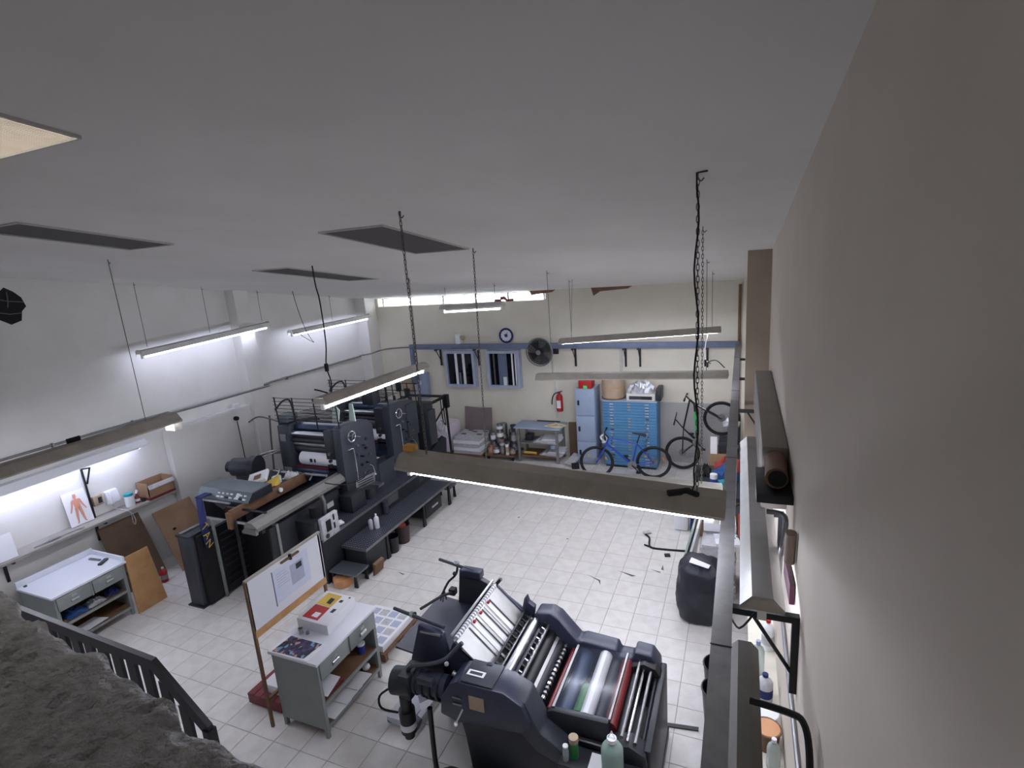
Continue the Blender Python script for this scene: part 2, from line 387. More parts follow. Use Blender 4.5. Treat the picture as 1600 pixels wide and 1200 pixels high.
for q in ([(-1.13, 7.08), (-.98, 7.05), (-1.0, 7.03)], [(-.98, 7.24), (-.95, 7.1), (-.99, 7.12)], [(-1.55, 6.92), (-1.3, 6.86), (-1.35, 6.83)], [(-1.95, 6.7), (-1.75, 6.62), (-1.72, 6.5), (-1.77, 6.6)], [(-4.7, 6.0), (-4.55, 5.97), (-4.58, 5.95)], [(-3.6, 8.1), (-3.56, 8.09), (-3.57, 8.14)], [(-2.55, 7.6), (-2.51, 7.59), (-2.52, 7.63)]): part(MB().prism(q, 'z', -.002, .0012), 'scuff_mark', 'scuff', fl, smooth=False)
part(others, 'further_tiles', 'tile', fl, kind='stuff', smooth=False)
# ceiling light panels
def ceil_panel(x0, x1, y0, y1, lit, label):
    yc = (y0 + y1) / 2; t = thing('ceiling_panel', label, 'ceiling panel', ((x0 + x1) / 2, yc, cz(yc)), 'ceiling panels')
    sk = Matrix(((1, 0, 0, 0), (0, 1, 0, 0), (0, -.127, 1, cz(yc) + .127 * yc), (0, 0, 0, 1)))
    f = .01
    fr = MB().box(x0 - f, x1 + f, y0 - f, y0, -.014, 0).box(x0 - f, x1 + f, y1, y1 + f, -.014, 0).box(x0 - f, x0, y0, y1, -.014, 0).box(x1, x1 + f, y0, y1, -.014, 0)
    part(fr.xf(sk), 'frame', 'hood_white', t, smooth=False)
    part(MB().box(x0, x1, y0, y1, -.003, 0).xf(sk), 'diffuser', 'panel_lit' if lit else 'panel_dark', t, smooth=False)
    if lit:
        n = 34
        for i in range(n):
            x = x0 + (x1 - x0) * (i + .5) / n
            part(MB().box(x - .0055, x + .0055, y0, y1, -.006, -.003).xf(sk), 'louvre_slat', 'hood_brown', t, smooth=False)
ceil_panel(-3.04, -2.46, .25, 1.5, True, 'glowing louvred ceiling panel at the left edge')
ceil_panel(-5.2, -4.62, 2.3, 3.4, False, 'unlit dark ceiling panel nearest the left wall')
ceil_panel(-3.15, -2.54, 3.6, 5.0, False, 'large unlit dark ceiling panel in the middle of the ceiling')
ceil_panel(-5.75, -5.17, 5.25, 7.05, False, 'small far unlit ceiling panel above the printing press')
# conduit along the left wall
pp = MB().tube([(LX + .03, 2.0, 2.39), (LX + .03, 5.5, 2.39), (LX + .17, 5.75, 2.39), (LX + .27, 7.2, 2.4), (LX + .27, 7.7, 2.4), (LX + .03, 8.0, 2.4), (LX + .03, 10.85, 2.4)], .02, 8)
pc = solo(pp, 'wall_conduit', 'rail_grey', 'long grey conduit running along the left wall', 'pipe')
for y in (2.9, 4.1, 5.2, 8.4, 9.6): part(MB().box(LX, LX + .055, y - .012, y + .012, 2.36, 2.42), 'clip', 'steel_dull', pc)
# smaller conduit with box above the thick lower wall
solo(MB().tube([(LX + .16, 5.7, 2.14), (LX + .16, 7.0, 2.14)], .012, 6).box(LX + .14, LX + .2, 6.9, 7.02, 2.13, 2.22), 'junction_conduit', 'plastic_white', 'thin white conduit with junction box on the left wall ledge', 'pipe')
# ================================================================== FLUORESCENT FIXTURES
def frame_m(p0, p1):
    p0 = Vector(p0); p1 = Vector(p1); d = (p1 - p0).normalized(); s_ = Vector((0, 0, 1)).cross(d).normalized(); u = d.cross(s_)
    return Matrix(((d.x, s_.x, u.x, p0.x), (d.y, s_.y, u.y, p0.y), (d.z, s_.z, u.z, p0.z), (0, 0, 0, 1))), (p1 - p0).length
def chain_mb(a, b, link=.04, r=.003):
    a = Vector(a); b = Vector(b); n = max(2, int((b - a).length / (link * .8))); mb = MB(); d = (b - a) / n
    for i in range(n):
        c = a + d * (i + .5); w = Vector((1, 0, 0)) if i % 2 else Vector((0, 1, 0)); h = d.normalized() * link * .5
        mb.tube([c - h + w * .003, c - h * .5 + w * .0075, c + h * .5 + w * .0075, c + h + w * .003, c + h - w * .003, c + h * .5 - w * .0075, c - h * .5 - w * .0075, c - h - w * .003], r, 4, True)
    return mb
HOOD = [(-.115, 0), (-.118, .016), (-.055, .085), (.055, .085), (.118, .016), (.115, 0), (.105, .012), (.048, .073), (-.048, .073), (-.105, .012)]
FLAT = [(-.08, -.03), (-.07, .05), (.07, .05), (.08, -.03), (.07, -.03), (.06, .038), (-.06, .038), (-.07, -.03)]
def fixture(label, p0, p1, lit=True, hood='hood_brown', tubes=(0.0,), drop=.06, chains=(), prof=HOOD, cap='hood_brown', thin=False, sc=1.0, tm='tube_lit'):
    m, L = frame_m(p0, p1)
    c = (Vector(p0) + Vector(p1)) / 2
    t = thing('fluorescent_fixture', label, 'light fixture', tuple(c), 'fluorescent fixtures')
    part(MB().prism([(a * sc, b * sc) for a, b in prof], 'x', 0, L).xf(m), 'hood', hood, t, smooth=False)
    for e in (0, L):
        w = max(a for a, b in prof) * sc * .95
        part(MB().prism([(-w, .002), (-w * .5, .07 * sc), (w * .5, .07 * sc), (w, .002)], 'x', e - .004, e + .004).xf(m), 'end_cap', cap, t, smooth=False)
    for y in tubes:
        part(MB().cyl((.06, y, -drop), (L - .06, y, -drop), .017, n=10).xf(m), 'tube', tm if lit else 'tube_off', t)
        for e in (.045, L - .045):
            part(MB().box(e - .016, e + .016, y - .022, y + .022, -drop - .024, max(.045 * sc, -drop + .02)).xf(m), 'lamp_holder', 'lamp_holder', t)
    for f, tp in chains:      # f: fraction along, tp: xy on the ceiling
        a = Vector(p0).lerp(Vector(p1), f) + Vector((0, 0, .085 * sc)); tx, ty = tp if tp else (a.x, a.y)
        b = Vector((tx, ty, cz(ty)))
        if thin: part(MB().tube([a, b], .004, 5), 'hanger_wire', 'chain_metal', t)
        else: part(chain_mb(a, b), 'chain', 'chain_metal', t)
        part(MB().tube([b, b + Vector((0, 0, -.03)), b + Vector((.015, 0, -.045)), b + Vector((.03, 0, -.03))], .004, 5), 'ceiling_hook', 'chain_metal', t)
    return t
f = fixture('long lit fixture hanging in front, above the open tiled floor', (-2.36, 3.27, 2.96), (-.07, 3.23, 2.86), sc=1.2, chains=((.09, None), (.93, None)))
# power cable wound round the near right chain
pts = [(-.23, 3.2, 4.77), (-.19, 3.19, 4.76)]
pts = [(-.2 + .02, 3.21, cz(3.2) - .005), (-.235, 3.2, cz(3.2) - .01)] + [(-.235 + .012 * math.sin(i * .9), 3.2 + .008 * math.cos(i * .9), 4.72 - i * .085) for i in range(21)] + [(-.26, 3.2, 2.97), (-.34, 3.19, 2.955)]
part(MB().tube(pts, .005, 6), 'power_cable', 'black_matte', f)
part(MB().obox((-.33, 3.17, 2.98), (.14, .03, .03), (0, 0, .5)).obox((-.26, 3.17, 2.985), (.1, .025, .025), (0, 0, -.6)), 'plug', 'black_matte', f)
f2 = fixture('second hanging fixture just behind the front one, mostly hidden', (-2.62, 5.02, 2.2), (-.14, 4.95, 2.2), chains=((.03, (-2.5, 5.03)), (.93, None)))
fixture('lit hanging fixture in front of the lockers and the flat file cabinet', (-2.83, 7.52, 2.66), (-.15, 7.42, 2.75), lit=True, drop=-.02, chains=((.09, None), (.9, None)), thin=True)  # tube is lit but sits up inside the hood, hidden from above
fb = fixture('tilted hanging fixture just below the blue beam of the back wall', (-2.96, 9.1, 2.95), (-.3, 9.15, 3.1), lit=True, drop=.0, chains=((.08, None), (.95, None)), thin=True)
part(MB().tube([(-2.75, 9.1, 3.06), (-2.68, 9.08, cz(9.08))], .003, 5), 'hanger_wire', 'chain_metal', fb)
part(MB().tube([(-.5, 9.12, 3.06), (-.52, 8.9, 2.88), (-.5, 8.7, 2.74), (-.42, 8.5, 2.72)], .007, 6), 'white_cord', 'plastic_white', fb); part(MB().tube([(-.42, 8.5, 2.72), (-.44, 8.3, 2.78), (-.32, 8.0, 2.86), (-.2, 7.6, 2.84)], .007, 6).obox((-.5, 8.62, 2.7), (.03, .03, .1)), 'black_cord', 'black_matte', fb)
solo(MB().box(-2.34, -2.24, 3.23, 3.3, 3.073, 3.12), 'orange_block', 'orange', 'orange block lying on the left end of the long hanging fixture', 'block', bevel=.01)
pf = fixture('fixture with one lit tube hanging above the two press units', (-4.75, 5.0, 2.88), (-4.78, 7.45, 2.84), chains=((.93, (-4.78, 7.3)),))
part(MB().tube([(-4.81, 5.28, cz(5.28)), (-4.82, 5.3, 4.3), (-4.79, 5.3, 4.1), (-4.8, 5.31, 3.6), (-4.83, 5.29, 3.3), (-4.78, 5.28, 3.1), (-4.77, 5.25, 2.97)], .008, 6), 'power_cable', 'black_matte', pf)
part(MB().obox((-4.83, 5.29, 3.28), (.035, .035, .1)), 'cable_connector', 'black_matte', pf)
part(MB().tube([(-4.79, 5.2, 2.97), (-4.84, 5.12, 3.02), (-4.85, 5.05, 3.05)], .01, 6), 'hook', 'black_matte', pf)
wf = fixture('lit white fixture hanging before the strip window', (-5.35, 9.2, 3.62), (-3.98, 9.05, 3.66), hood='hood_white', tm='tube_dim', drop=.05, chains=((.08, None), (.88, None)), thin=True, cap='hood_white', sc=.9)
fixture('bright white fixture hanging along the left wall before the column', (-8.42, 5.3, 3.45), (-8.4, 7.8, 3.58), hood='hood_white', drop=.05, chains=((.06, None), (.5, None), (.95, None)), prof=FLAT, cap='lamp_holder', thin=True, tm='tube_wall', tubes=(0.0,))
f5 = fixture('bright white fixture hanging along the left wall near the back corner', (-8.38, 8.3, 3.34), (-8.38, 10.85, 3.38), hood='hood_white', drop=.05, chains=((.95, None), (.5, None)), prof=FLAT, cap='lamp_holder', thin=True, tm='tube_wall', tubes=(0.0,))
part(MB().tube([(-8.05, 8.2, cz(8.2)), (-8.03, 8.25, 3.8), (-7.98, 8.32, 3.4), (-7.95, 8.4, 3.2), (-8.0, 8.5, 3.12), (-8.2, 8.45, 3.25), (-8.36, 8.4, 3.38)], .006, 5), 'power_cable', 'black_matte', f5)
fbn = fixture('big dusty fixture hanging at the left edge above the wall shelf', (-6.1, 1.75, 2.86), (-6.1, 4.08, 2.88), chains=((.86, (-6.1, 3.74)),), thin=True, sc=1.15, drop=.0)
part(MB().box(-6.18, -6.02, 4.0, 4.1, 2.78, 2.87), 'end_box', 'lamp_holder', fbn, bevel=.008, label='cream lamp holder box')
part(MB().obox((-6.14, 3.05, 2.99), (.02, .12, .05)), 'hook', 'black_matte', fbn)
fw = fixture('white wall fixture over the shelf on the left wall', (-8.55, 2.5, 2.02), (-8.55, 5.15, 2.06), hood='enamel_white', prof=HOOD, tubes=(.03,), drop=.03, cap='enamel_white', sc=1.2, tm='tube_wall')
# ------------------------------------------------------------------ steel rail round the room with its wall brackets
rl = thing('steel_rail', 'long grey steel channel along the right wall', 'rail', (-.06, 6, 2.6))
part(MB().box(-.105, -.015, 1.0, 11.12, 2.59, 2.6).box(-.105, -.1, 1.0, 11.12, 2.55, 2.59).box(-.02, -.015, 1.0, 11.12, 2.55, 2.59), 'channel', 'rail_grey', rl, smooth=False)
for y in (2.35, 4.85, 7.3, 9.6): part(MB().box(-.108, -.012, y - .003, y + .003, 2.6, 2.602), 'joint', 'black_matte', rl)
for y in (2.75, 3.95, 5.35, 6.6, 8.3, 9.8):
    xw = .3 if not 6.5 < y < 6.8 else .3
    top = 2.55
    t = thing('wall_bracket', 'black steel bracket under the right rail, ' + {2.75: 'nearest to the camera', 3.95: 'second from the camera', 5.35: 'third from the camera', 6.6: 'just before the tan column', 8.3: 'just beyond the tan column', 9.8: 'nearest to the back wall'}[y], 'bracket', (xw, y, 2.1), 'right wall brackets')
    part(MB().box(-.1, xw, y - .02, y + .02, top - .035, top), 'arm', 'black_paint', t)
    part(MB().box(xw - .035, xw, y - .02, y + .02, 2.1, top - .035), 'wall_leg', 'black_paint', t)
    part(MB().tube([(xw - .02, y, 2.2), (.08, y, top - .03)], .011, 6), 'brace', 'black_paint', t)
br = thing('steel_beam', 'blue grey steel beam across the back wall', 'beam', (-3.8, 11.1, 2.5))
part(MB().box(-7.45, -.02, 11.06, 11.14, 2.52, 2.64), 'beam', 'rail_blue', br, bevel=.006)
part(MB().box(-7.45, -7.36, 11.06, 11.14, 1.65, 2.52), 'leg', 'rail_blue', br, bevel=.006)
for x in (-6.75, -5.72, -3.35, -2.25, -1.95, -.62):
    t = thing('beam_bracket', 'black bracket under the blue beam, ' + {-6.75: 'left of the left window', -5.72: 'between the two windows', -3.35: 'right of the fan', -2.25: 'above the drum', -1.95: 'above the flat file cabinet', -.62: 'above the hung bicycle'}[x], 'bracket', (x, BY, 2.05), 'beam brackets')
    part(MB().box(x - .02, x + .02, 11.08, BY, 2.48, 2.515), 'arm', 'black_paint', t)
    part(MB().box(x - .02, x + .02, BY - .03, BY, 2.08, 2.48), 'wall_leg', 'black_paint', t)
    part(MB().tube([(x, BY - .02, 2.2), (x, 11.12, 2.49)], .01, 6), 'brace', 'black_paint', t)
solo(MB().tube([(-2.35, BY - .025, 2.5), (-2.35, BY - .025, 1.5)], .025, 8), 'vertical_pipe', 'hood_white', 'pale vertical pipe below the blue beam on the back wall', 'pipe')
# conduit in the right back corner
solo(MB().tube([(-.04, 11.31, .02), (-.04, 11.31, 3.7)], .025, 8), 'corner_pipe', 'wood_brown', 'brown vertical pipe in the back right corner', 'pipe')
solo(MB().tube([(LX + .05, 10.8, 2.42), (LX + .34, 10.86, 2.46), (-8.3, BY - .04, 2.5), (-7.45, BY - .04, 2.55)], .018, 6), 'corner_conduit', 'rail_grey', 'grey conduit bending round the back left column', 'pipe')
# fixtures lying on the right brackets
fr = fixture('lit fixture resting on the right wall brackets, seen from above', (.125, 2.7, 2.58), (.115, 5.3, 2.58), hood='aluminium', drop=.05, cap='hood_brown', sc=.9, tm='tube_mid')
fn = fixture('unlit brown fixture at the bottom edge beside the right rail', (.045, 1.05, 2.4), (.045, 2.62, 2.4), lit=False, drop=.0, sc=.55, hood='hood_dark', cap='hood_dark')
part(MB().tube([(-.04, 2.62, 2.54), (-.03, 2.8, 2.45), (.02, 2.75, 2.42), (.09, 2.7, 2.56)], .006, 5), 'power_cable', 'black_matte', fr)
# ------------------------------------------------------------------ back wall things
for x0, x1, lab, two in ((-6.58, -5.78, 'window box left of the clock with two white strips', False), (-5.46, -4.64, 'window box under the clock with pale upright strips', True)):
    t = thing('window_box', lab, 'window', ((x0 + x1) / 2, BY, 1.58), 'window boxes on the back wall')
    y0 = BY - .17; z0, z1 = 1.58, 2.46; f = .065
    part(MB().box(x0, x0 + f, y0, BY, z0, z1).box(x1 - f, x1, y0, BY, z0, z1).box(x0 + f, x1 - f, y0, BY, z0, z0 + f).box(x0 + f, x1 - f, y0, BY, z1 - f, z1), 'frame', 'window_frame', t, smooth=False)
    part(MB().box(x0 + f, x1 - f, y0 + .06, y0 + .066, z0 + f, z1 - f), 'pane', 'dark_glass', t, smooth=False)
    if not two:
        for dx in (.27, .47): part(MB().box(x0 + dx, x0 + dx + .06, y0 + .03, y0 + .05, z0 + f, z1 - f), 'mullion', 'enamel_white', t, smooth=False)
        part(MB().box(x0 + .36, x0 + .4, y0 + .04, y0 + .055, z0 + f, z0 + .35), 'rod', 'rail_blue', t)
    else:
        part(MB().box(x0 + .28, x0 + .5, y0 + .045, y0 + .055, z0 + f, z1 - f), 'curtain_panel', 'rail_blue', t, smooth=False)
        for dx in (.16, .62, .7): part(MB().box(x0 + dx, x0 + dx + .035, y0 + .03, y0 + .05, z0 + f, z1 - f), 'mullion', 'steel_dull' if dx < .5 else 'enamel_white', t, smooth=False)
        part(MB().box(x0 + .4, x0 + .48, y0 + .01, y0 + .04, z0 + f, z0 + f + .2), 'carton', 'plastic_white', t)
ck = thing('wall_clock', 'round wall clock with dark blue rim and white face', 'clock', (-4.97, BY, 2.62))
part(MB().torus((-4.97, BY - .03, 2.79), 'y', .155, .022, 32, 8), 'rim', 'cloth_navy', ck)
part(MB().cyl((-4.97, BY, 2.79), (-4.97, BY - .025, 2.79), .15, n=32), 'face', 'paper_white', ck)
part(MB().obox((-4.97, BY - .028, 2.79), (.07, .004, .07)), 'emblem', 'plastic_blue', ck)
part(MB().obox((-4.95, BY - .031, 2.83), (.008, .003, .09), (0, .5, 0)).obox((-5.0, BY - .031, 2.8), (.07, .003, .008), (0, .3, 0)), 'hands', 'black_paint', ck)
mk = MB()
for i in range(12):
    a = i * PI / 6; mk.obox((-4.97 + .125 * math.sin(a), BY - .027, 2.79 + .125 * math.cos(a)), (.008, .003, .022), (0, a, 0))
part(mk, 'hour_marks', 'black_paint', ck)
fn = thing('wall_fan', 'round black wall fan on the blue beam', 'fan', (-4.06, 11.05, 2.15))
fc = (-4.06, 10.98, 2.46)
cg = MB()
for rr in (.08, .14, .2, .26, .3): cg.torus((fc[0], fc[1] - .07 * (1 - rr / .34), fc[2]), 'y', rr, .004, 28, 4)
for i in range(24):
    a = i * PI / 12; cg.tube([(fc[0] + .05 * math.cos(a), fc[1] - .06, fc[2] + .05 * math.sin(a)), (fc[0] + .3 * math.cos(a), fc[1], fc[2] + .3 * math.sin(a))], .003, 4)
part(cg, 'front_grille', 'black_paint', fn)
part(MB().torus(fc, 'y', .305, .014, 32, 8), 'rim', 'steel_dull', fn)
bl = MB()
for i in range(4):
    a = i * PI / 2 + .4
    bl.plate([(fc[0] + .05 * math.cos(a), fc[1] + .02, fc[2] + .05 * math.sin(a)), (fc[0] + .25 * math.cos(a - .35), fc[1] + .0, fc[2] + .25 * math.sin(a - .35)), (fc[0] + .26 * math.cos(a + .45), fc[1] + .05, fc[2] + .26 * math.sin(a + .45)), (fc[0] + .05 * math.cos(a + .9), fc[1] + .04, fc[2] + .05 * math.sin(a + .9))], .006)
part(bl, 'blades', 'press_dark', fn); part(MB().cyl((fc[0], fc[1] + .06, fc[2]), (fc[0], fc[1] + .08, fc[2]), .29, n=32), 'back_guard', 'chain_metal', fn)
part(MB().cyl((fc[0], fc[1] - .075, fc[2]), (fc[0], fc[1] - .02, fc[2]), .055, n=20), 'hub', 'steel_dull', fn)
part(MB().cyl((fc[0], fc[1] + .04, fc[2]), (fc[0], fc[1] + .2, fc[2]), .09, .07, 16).box(fc[0] + .05, fc[0] + .4, fc[1] + .09, fc[1] + .14, fc[2] - .06, fc[2] + .08), 'motor', 'black_paint', fn)
def extinguisher(loc, label, h=.42, r=.075):
    x, y, z = loc; t = thing('fire_extinguisher', label, 'extinguisher', loc, 'fire extinguishers')
    part(MB().lathe(loc, [(r * .9, 0), (r, .02), (r, h * .78), (r * .75, h * .9), (r * .3, h * .96), (r * .3, h)], 18), 'cylinder', 'red', t)
    part(MB().cyl((x, y - r * 1.02, z + h * .45), (x, y - r * 1.02 + .004, z + h * .45), .001, n=4).prism([(x - r * .6, z + h * .2), (x + r * .6, z + h * .2), (x + r * .6, z + h * .62), (x - r * .6, z + h * .62)], 'y', y - r - .004, y - r * .75), 'label_plate', 'paper_white', t)
    part(MB().obox((x + .02, y, z + h + .03), (.11, .025, .02), (0, -.25, 0)).obox((x, y, z + h + .005), (.05, .04, .03)), 'valve_handle', 'red_dark', t)
    part(MB().tube([(x - .02, y, z + h + .01), (x - r - .03, y, z + h - .02), (x - r - .09, y, z + h * .7), (x - r - .11, y, z + h * .35)], .012, 6), 'hose', 'black_matte', t)
extinguisher((-3.75, BY - .09, 1.06), 'red extinguisher hanging on the back wall beside the lockers')
solo(MB().tube([(-3.86, BY - .02, 2.3), (-3.84, BY - .02, 1.5), (-3.85, BY - .02, .85)], .01, 5), 'wall_cable', 'plastic_white', 'thin white cable hanging down the back wall behind the extinguisher', 'cable')
t = thing('alarm_siren', 'small white horn siren on the blue beam', 'siren', (-6.08, 11.2, 2.64))
part(MB().box(-6.18, -6.06, 11.1, 11.25, 2.64, 2.86), 'body', 'plastic_white', t, bevel=.01); part(MB().cyl((-6.06, 11.15, 2.8), (-5.96, 11.1, 2.78), .03, .06, 14), 'horn', 'drum_tan', t)
solo(MB().box(-5.95, -5.68, 11.2, BY, 2.47, 2.55), 'transformer_box', 'plastic_white', 'flat white box tucked under the blue beam by the left window', 'box', bevel=.008)
t = thing('electrical_panel', 'tall grey electrical cabinet on the back wall behind the press', 'electrical box', (-7.3, BY, 1.25))
part(MB().box(-7.47, -7.14, BY - .16, BY, 1.25, 1.92), 'body', 'locker_grey', t, bevel=.02); part(MB().box(-7.38, -7.3, BY - .166, BY - .158, 1.62, 1.72), 'sticker', 'paper_white', t)
t = thing('switch_box', 'brownish switch boxes left of the electrical cabinet', 'electrical box', (-7.75, BY, 1.25))
part(MB().box(-7.92, -7.62, BY - .1, BY, 1.4, 1.78), 'body', 'drum_tan', t, bevel=.01); part(MB().box(-7.86, -7.7, BY - .13, BY - .1, 1.25, 1.5), 'lower_switch', 'press_grey', t, bevel=.01)
solo(MB().box(-8.14, -8.02, BY - .08, BY, 1.4, 1.62), 'breaker_box', 'press_dark', 'small dark breaker box in the back left corner', 'electrical box', bevel=.01)
# things on the left wall shelf
sh = thing('wall_shelf', 'long narrow grey ledge shelf on the left wall', 'shelf', (-8.65, 3.9, 1.1))
part(MB().box(LX, -8.5, 2.3, 5.45, 1.13, 1.17), 'board', 'ledge_grey', sh, bevel=.004); OFF_SH = 1.17
for y in (3.25, 4.37): part(MB().box(LX, LX + .03, y - .015, y + .015, .8, 1.13).box(LX, -8.52, y - .015, y + .015, 1.1, 1.13), 'bracket', 'black_paint', sh)
t = thing('upright_bracket', 'black slotted bracket leaning above the wall shelf', 'bracket', (-8.75, 4.33, 1.17))
part(MB().tube([(-8.76, 4.37, 1.17), (-8.76, 4.35, 1.94)], .016, 4), 'upright', 'black_paint', t); part(MB().tube([(-8.76, 4.38, 1.7), (-8.7, 4.43, 1.94)], .012, 4).tube([(-8.76, 4.35, 1.94), (-8.68, 4.43, 1.94)], .012, 4), 'arm', 'black_paint', t)
po = thing('anatomy_poster', 'white poster with a standing red muscle figure on the shelf', 'poster', (-8.72, 4.2, 1.17))
part(MB().plate([(-8.7, 4.03, 1.18), (-8.7, 4.33, 1.18), (-8.775, 4.33, 1.67), (-8.775, 4.03, 1.67)], -.006), 'sheet', 'paper_white', po, smooth=False)
fg = MB()
def on(u, v): return (-8.698 - .075 * (v / .49), 4.18 + u, 1.18 + v)
def quad(a, b, wa, wb):
    d = Vector((b[0] - a[0], b[1] - a[1])); n_ = Vector((-d.y, d.x)).normalized()
    q = [Vector(a) + n_ * wa, Vector(a) - n_ * wa, Vector(b) - n_ * wb, Vector(b) + n_ * wb]
    fg.plate([Vector(on(p.x, p.y)) + Vector((.005, 0, 0)) for p in q], .002)
quad((0, .24), (0, .37), .032, .045); quad((0, .37), (0, .4), .012, .012); quad((0, .395), (0, .445), .02, .016)
for s_ in (-1, 1):
    quad((.02 * s_, .25), (.035 * s_, .14), .02, .014); quad((.035 * s_, .14), (.045 * s_, .04), .014, .007); quad((.045 * s_, .04), (.06 * s_, .03), .008, .006)
    quad((.045 * s_, .36), (.07 * s_, .27), .013, .009); quad((.07 * s_, .27), (.1 * s_, .2), .009, .006)
part(fg, 'printed_figure', 'skin_print', po, smooth=False)
t = thing('socket_box', 'grey wall socket box above the shelf', 'socket', (-8.78, 4.46, 1.33)); part(MB().box(LX, LX + .05, 4.4, 4.53, 1.33, 1.48), 'box', 'drum_tan', t, bevel=.006); part(MB().box(LX + .05, LX + .055, 4.46, 4.51, 1.36, 1.45), 'cover', 'press_dark', t)
t = thing('wall_phone', 'white wall telephone with hanging cord', 'telephone', (-8.75, 4.65, 1.28))
part(MB().prism([(LX, 1.28), (LX + .1, 1.3), (LX + .06, 1.48), (LX, 1.49)], 'y', 4.57, 4.74), 'body', 'plastic_white', t, bevel=.008); part(MB().box(LX + .06, LX + .12, 4.59, 4.63, 1.29, 1.48), 'handset', 'enamel_white', t, bevel=.01)
part(MB().tube([(LX + .08, 4.62, 1.3), (LX + .09, 4.64, 1.2), (LX + .34, 4.68, 1.16), (LX + .33, 4.7, .98), (LX + .33, 4.72, .93), (LX + .33, 4.74, 1.0), (LX + .31, 4.72, 1.14)], .005, 5), 'cord', 'paper_grey', t)
t = thing('lidded_jar', 'white jar with teal lid on the wall shelf', 'jar', (-8.63, 4.81, 1.17)); part(MB().lathe((-8.63, 4.81, 1.17), [(.06, 0), (.065, .02), (.065, .15), (.055, .17)], 16), 'jar', 'plastic_white', t); part(MB().cyl((-8.63, 4.81, 1.34), (-8.63, 4.81, 1.38), .062, n=16), 'lid', 'plastic_teal', t)
t = thing('small_bottle', 'small brown bottle with white cap beside the teal-lidded jar', 'bottle', (-8.64, 4.93, 1.17)); part(MB().lathe((-8.64, 4.93, 1.17), [(.03, 0), (.032, .1), (.014, .13), (.014, .15)], 12), 'body', 'red_dark', t); part(MB().cyl((-8.64, 4.93, 1.32), (-8.64, 4.95, 1.37), .018, n=10), 'cap', 'plastic_white', t); part(MB().cyl((-8.64, 4.93, 1.2), (-8.64, 4.93, 1.24), .0335, n=12), 'label_band', 'paper_white', t)
solo(MB().lathe((-8.6, 4.99, 1.17), [(.03, 0), (.035, .01), (.03, .035), (.02, .05)], 12), 'tape_reel', 'black_matte', 'little dark tape reel next to the carton on the shelf', 'reel')
t = thing('open_carton', 'open brown carton standing on the wall shelf', 'carton', (-8.63, 5.24, 1.17))
cb = MB(); x0, x1, y0, y1, z0, z1 = -8.78, -8.5, 5.03, 5.45, 1.18, 1.44; w = .012
cb.box(x0, x1, y0, y1, z0, z0 + w).box(x0, x0 + w, y0, y1, z0, z1).box(x1 - w, x1, y0, y1, z0, z1 - .03).box(x0, x1, y0, y0 + w, z0, z1).box(x0, x1, y1 - w, y1, z0, z1)
part(cb, 'box', 'cardboard', t, smooth=False); part(MB().plate([(x1, y0, z1 - .03), (x1, y1, z1 - .03), (x1 + .035, y1, z1 - .09), (x1 + .035, y0, z1 - .09)], .005), 'flap', 'paper_grey', t, smooth=False); part(MB().box(x0 + w, x1 - w, y0 + w, y1 - w, z0 + .1, z0 + .16), 'contents', 'wood_brown', t); part(MB().box(x0 - .005, x1 + .005, y0 - .005, y1 + .005, z0 - .01, z0 + .03), 'base_band', 'red_dark', t)
solo(MB().tube([(-8.55, 3.5, 1.19), (-8.55, 4.0, 1.19), (-8.52, 4.06, 1.19), (-8.54, 4.1, 1.19)], .009, 6).obox((-8.58, 3.75, 1.185), (.04, .12, .02)), 'long_rod', 'steel_dull', 'thin metal rod lying on the wall shelf', 'rod')
t = thing('framed_photo', 'dark framed photograph leaning at the left end of the shelf', 'picture', (-8.6, 3.15, 1.17)); part(MB().plate([(-8.62, 2.9, 1.18), (-8.62, 3.23, 1.18), (-8.72, 3.23, 1.68), (-8.72, 2.9, 1.68)], -.015), 'frame', 'black_paint', t, smooth=False); part(MB().plate([(-8.615, 2.93, 1.22), (-8.615, 3.2, 1.22), (-8.706, 3.2, 1.64), (-8.706, 2.93, 1.64)], .004), 'print', 'print_photo', t, smooth=False)
solo(MB().plate([(-8.53, 3.02, 1.18), (-8.53, 3.32, 1.18), (-8.6, 3.33, 1.5), (-8.6, 3.05, 1.5)], -.006), 'paper_sheet', 'paper_white', 'white sheet propped before the framed photograph', 'paper', smooth=False)
solo(MB().tube([(-8.62, 6.92, 1.9), (-8.62, 6.94, 1.2), (-8.6, 7.0, .9)], .008, 5).cyl((-8.66, 6.92, 1.95), (-8.6, 6.92, 1.95), .04, n=12), 'wall_hook_cord', 'black_matte', 'dark cord hanging from a round wall fitting beside the column', 'cable')
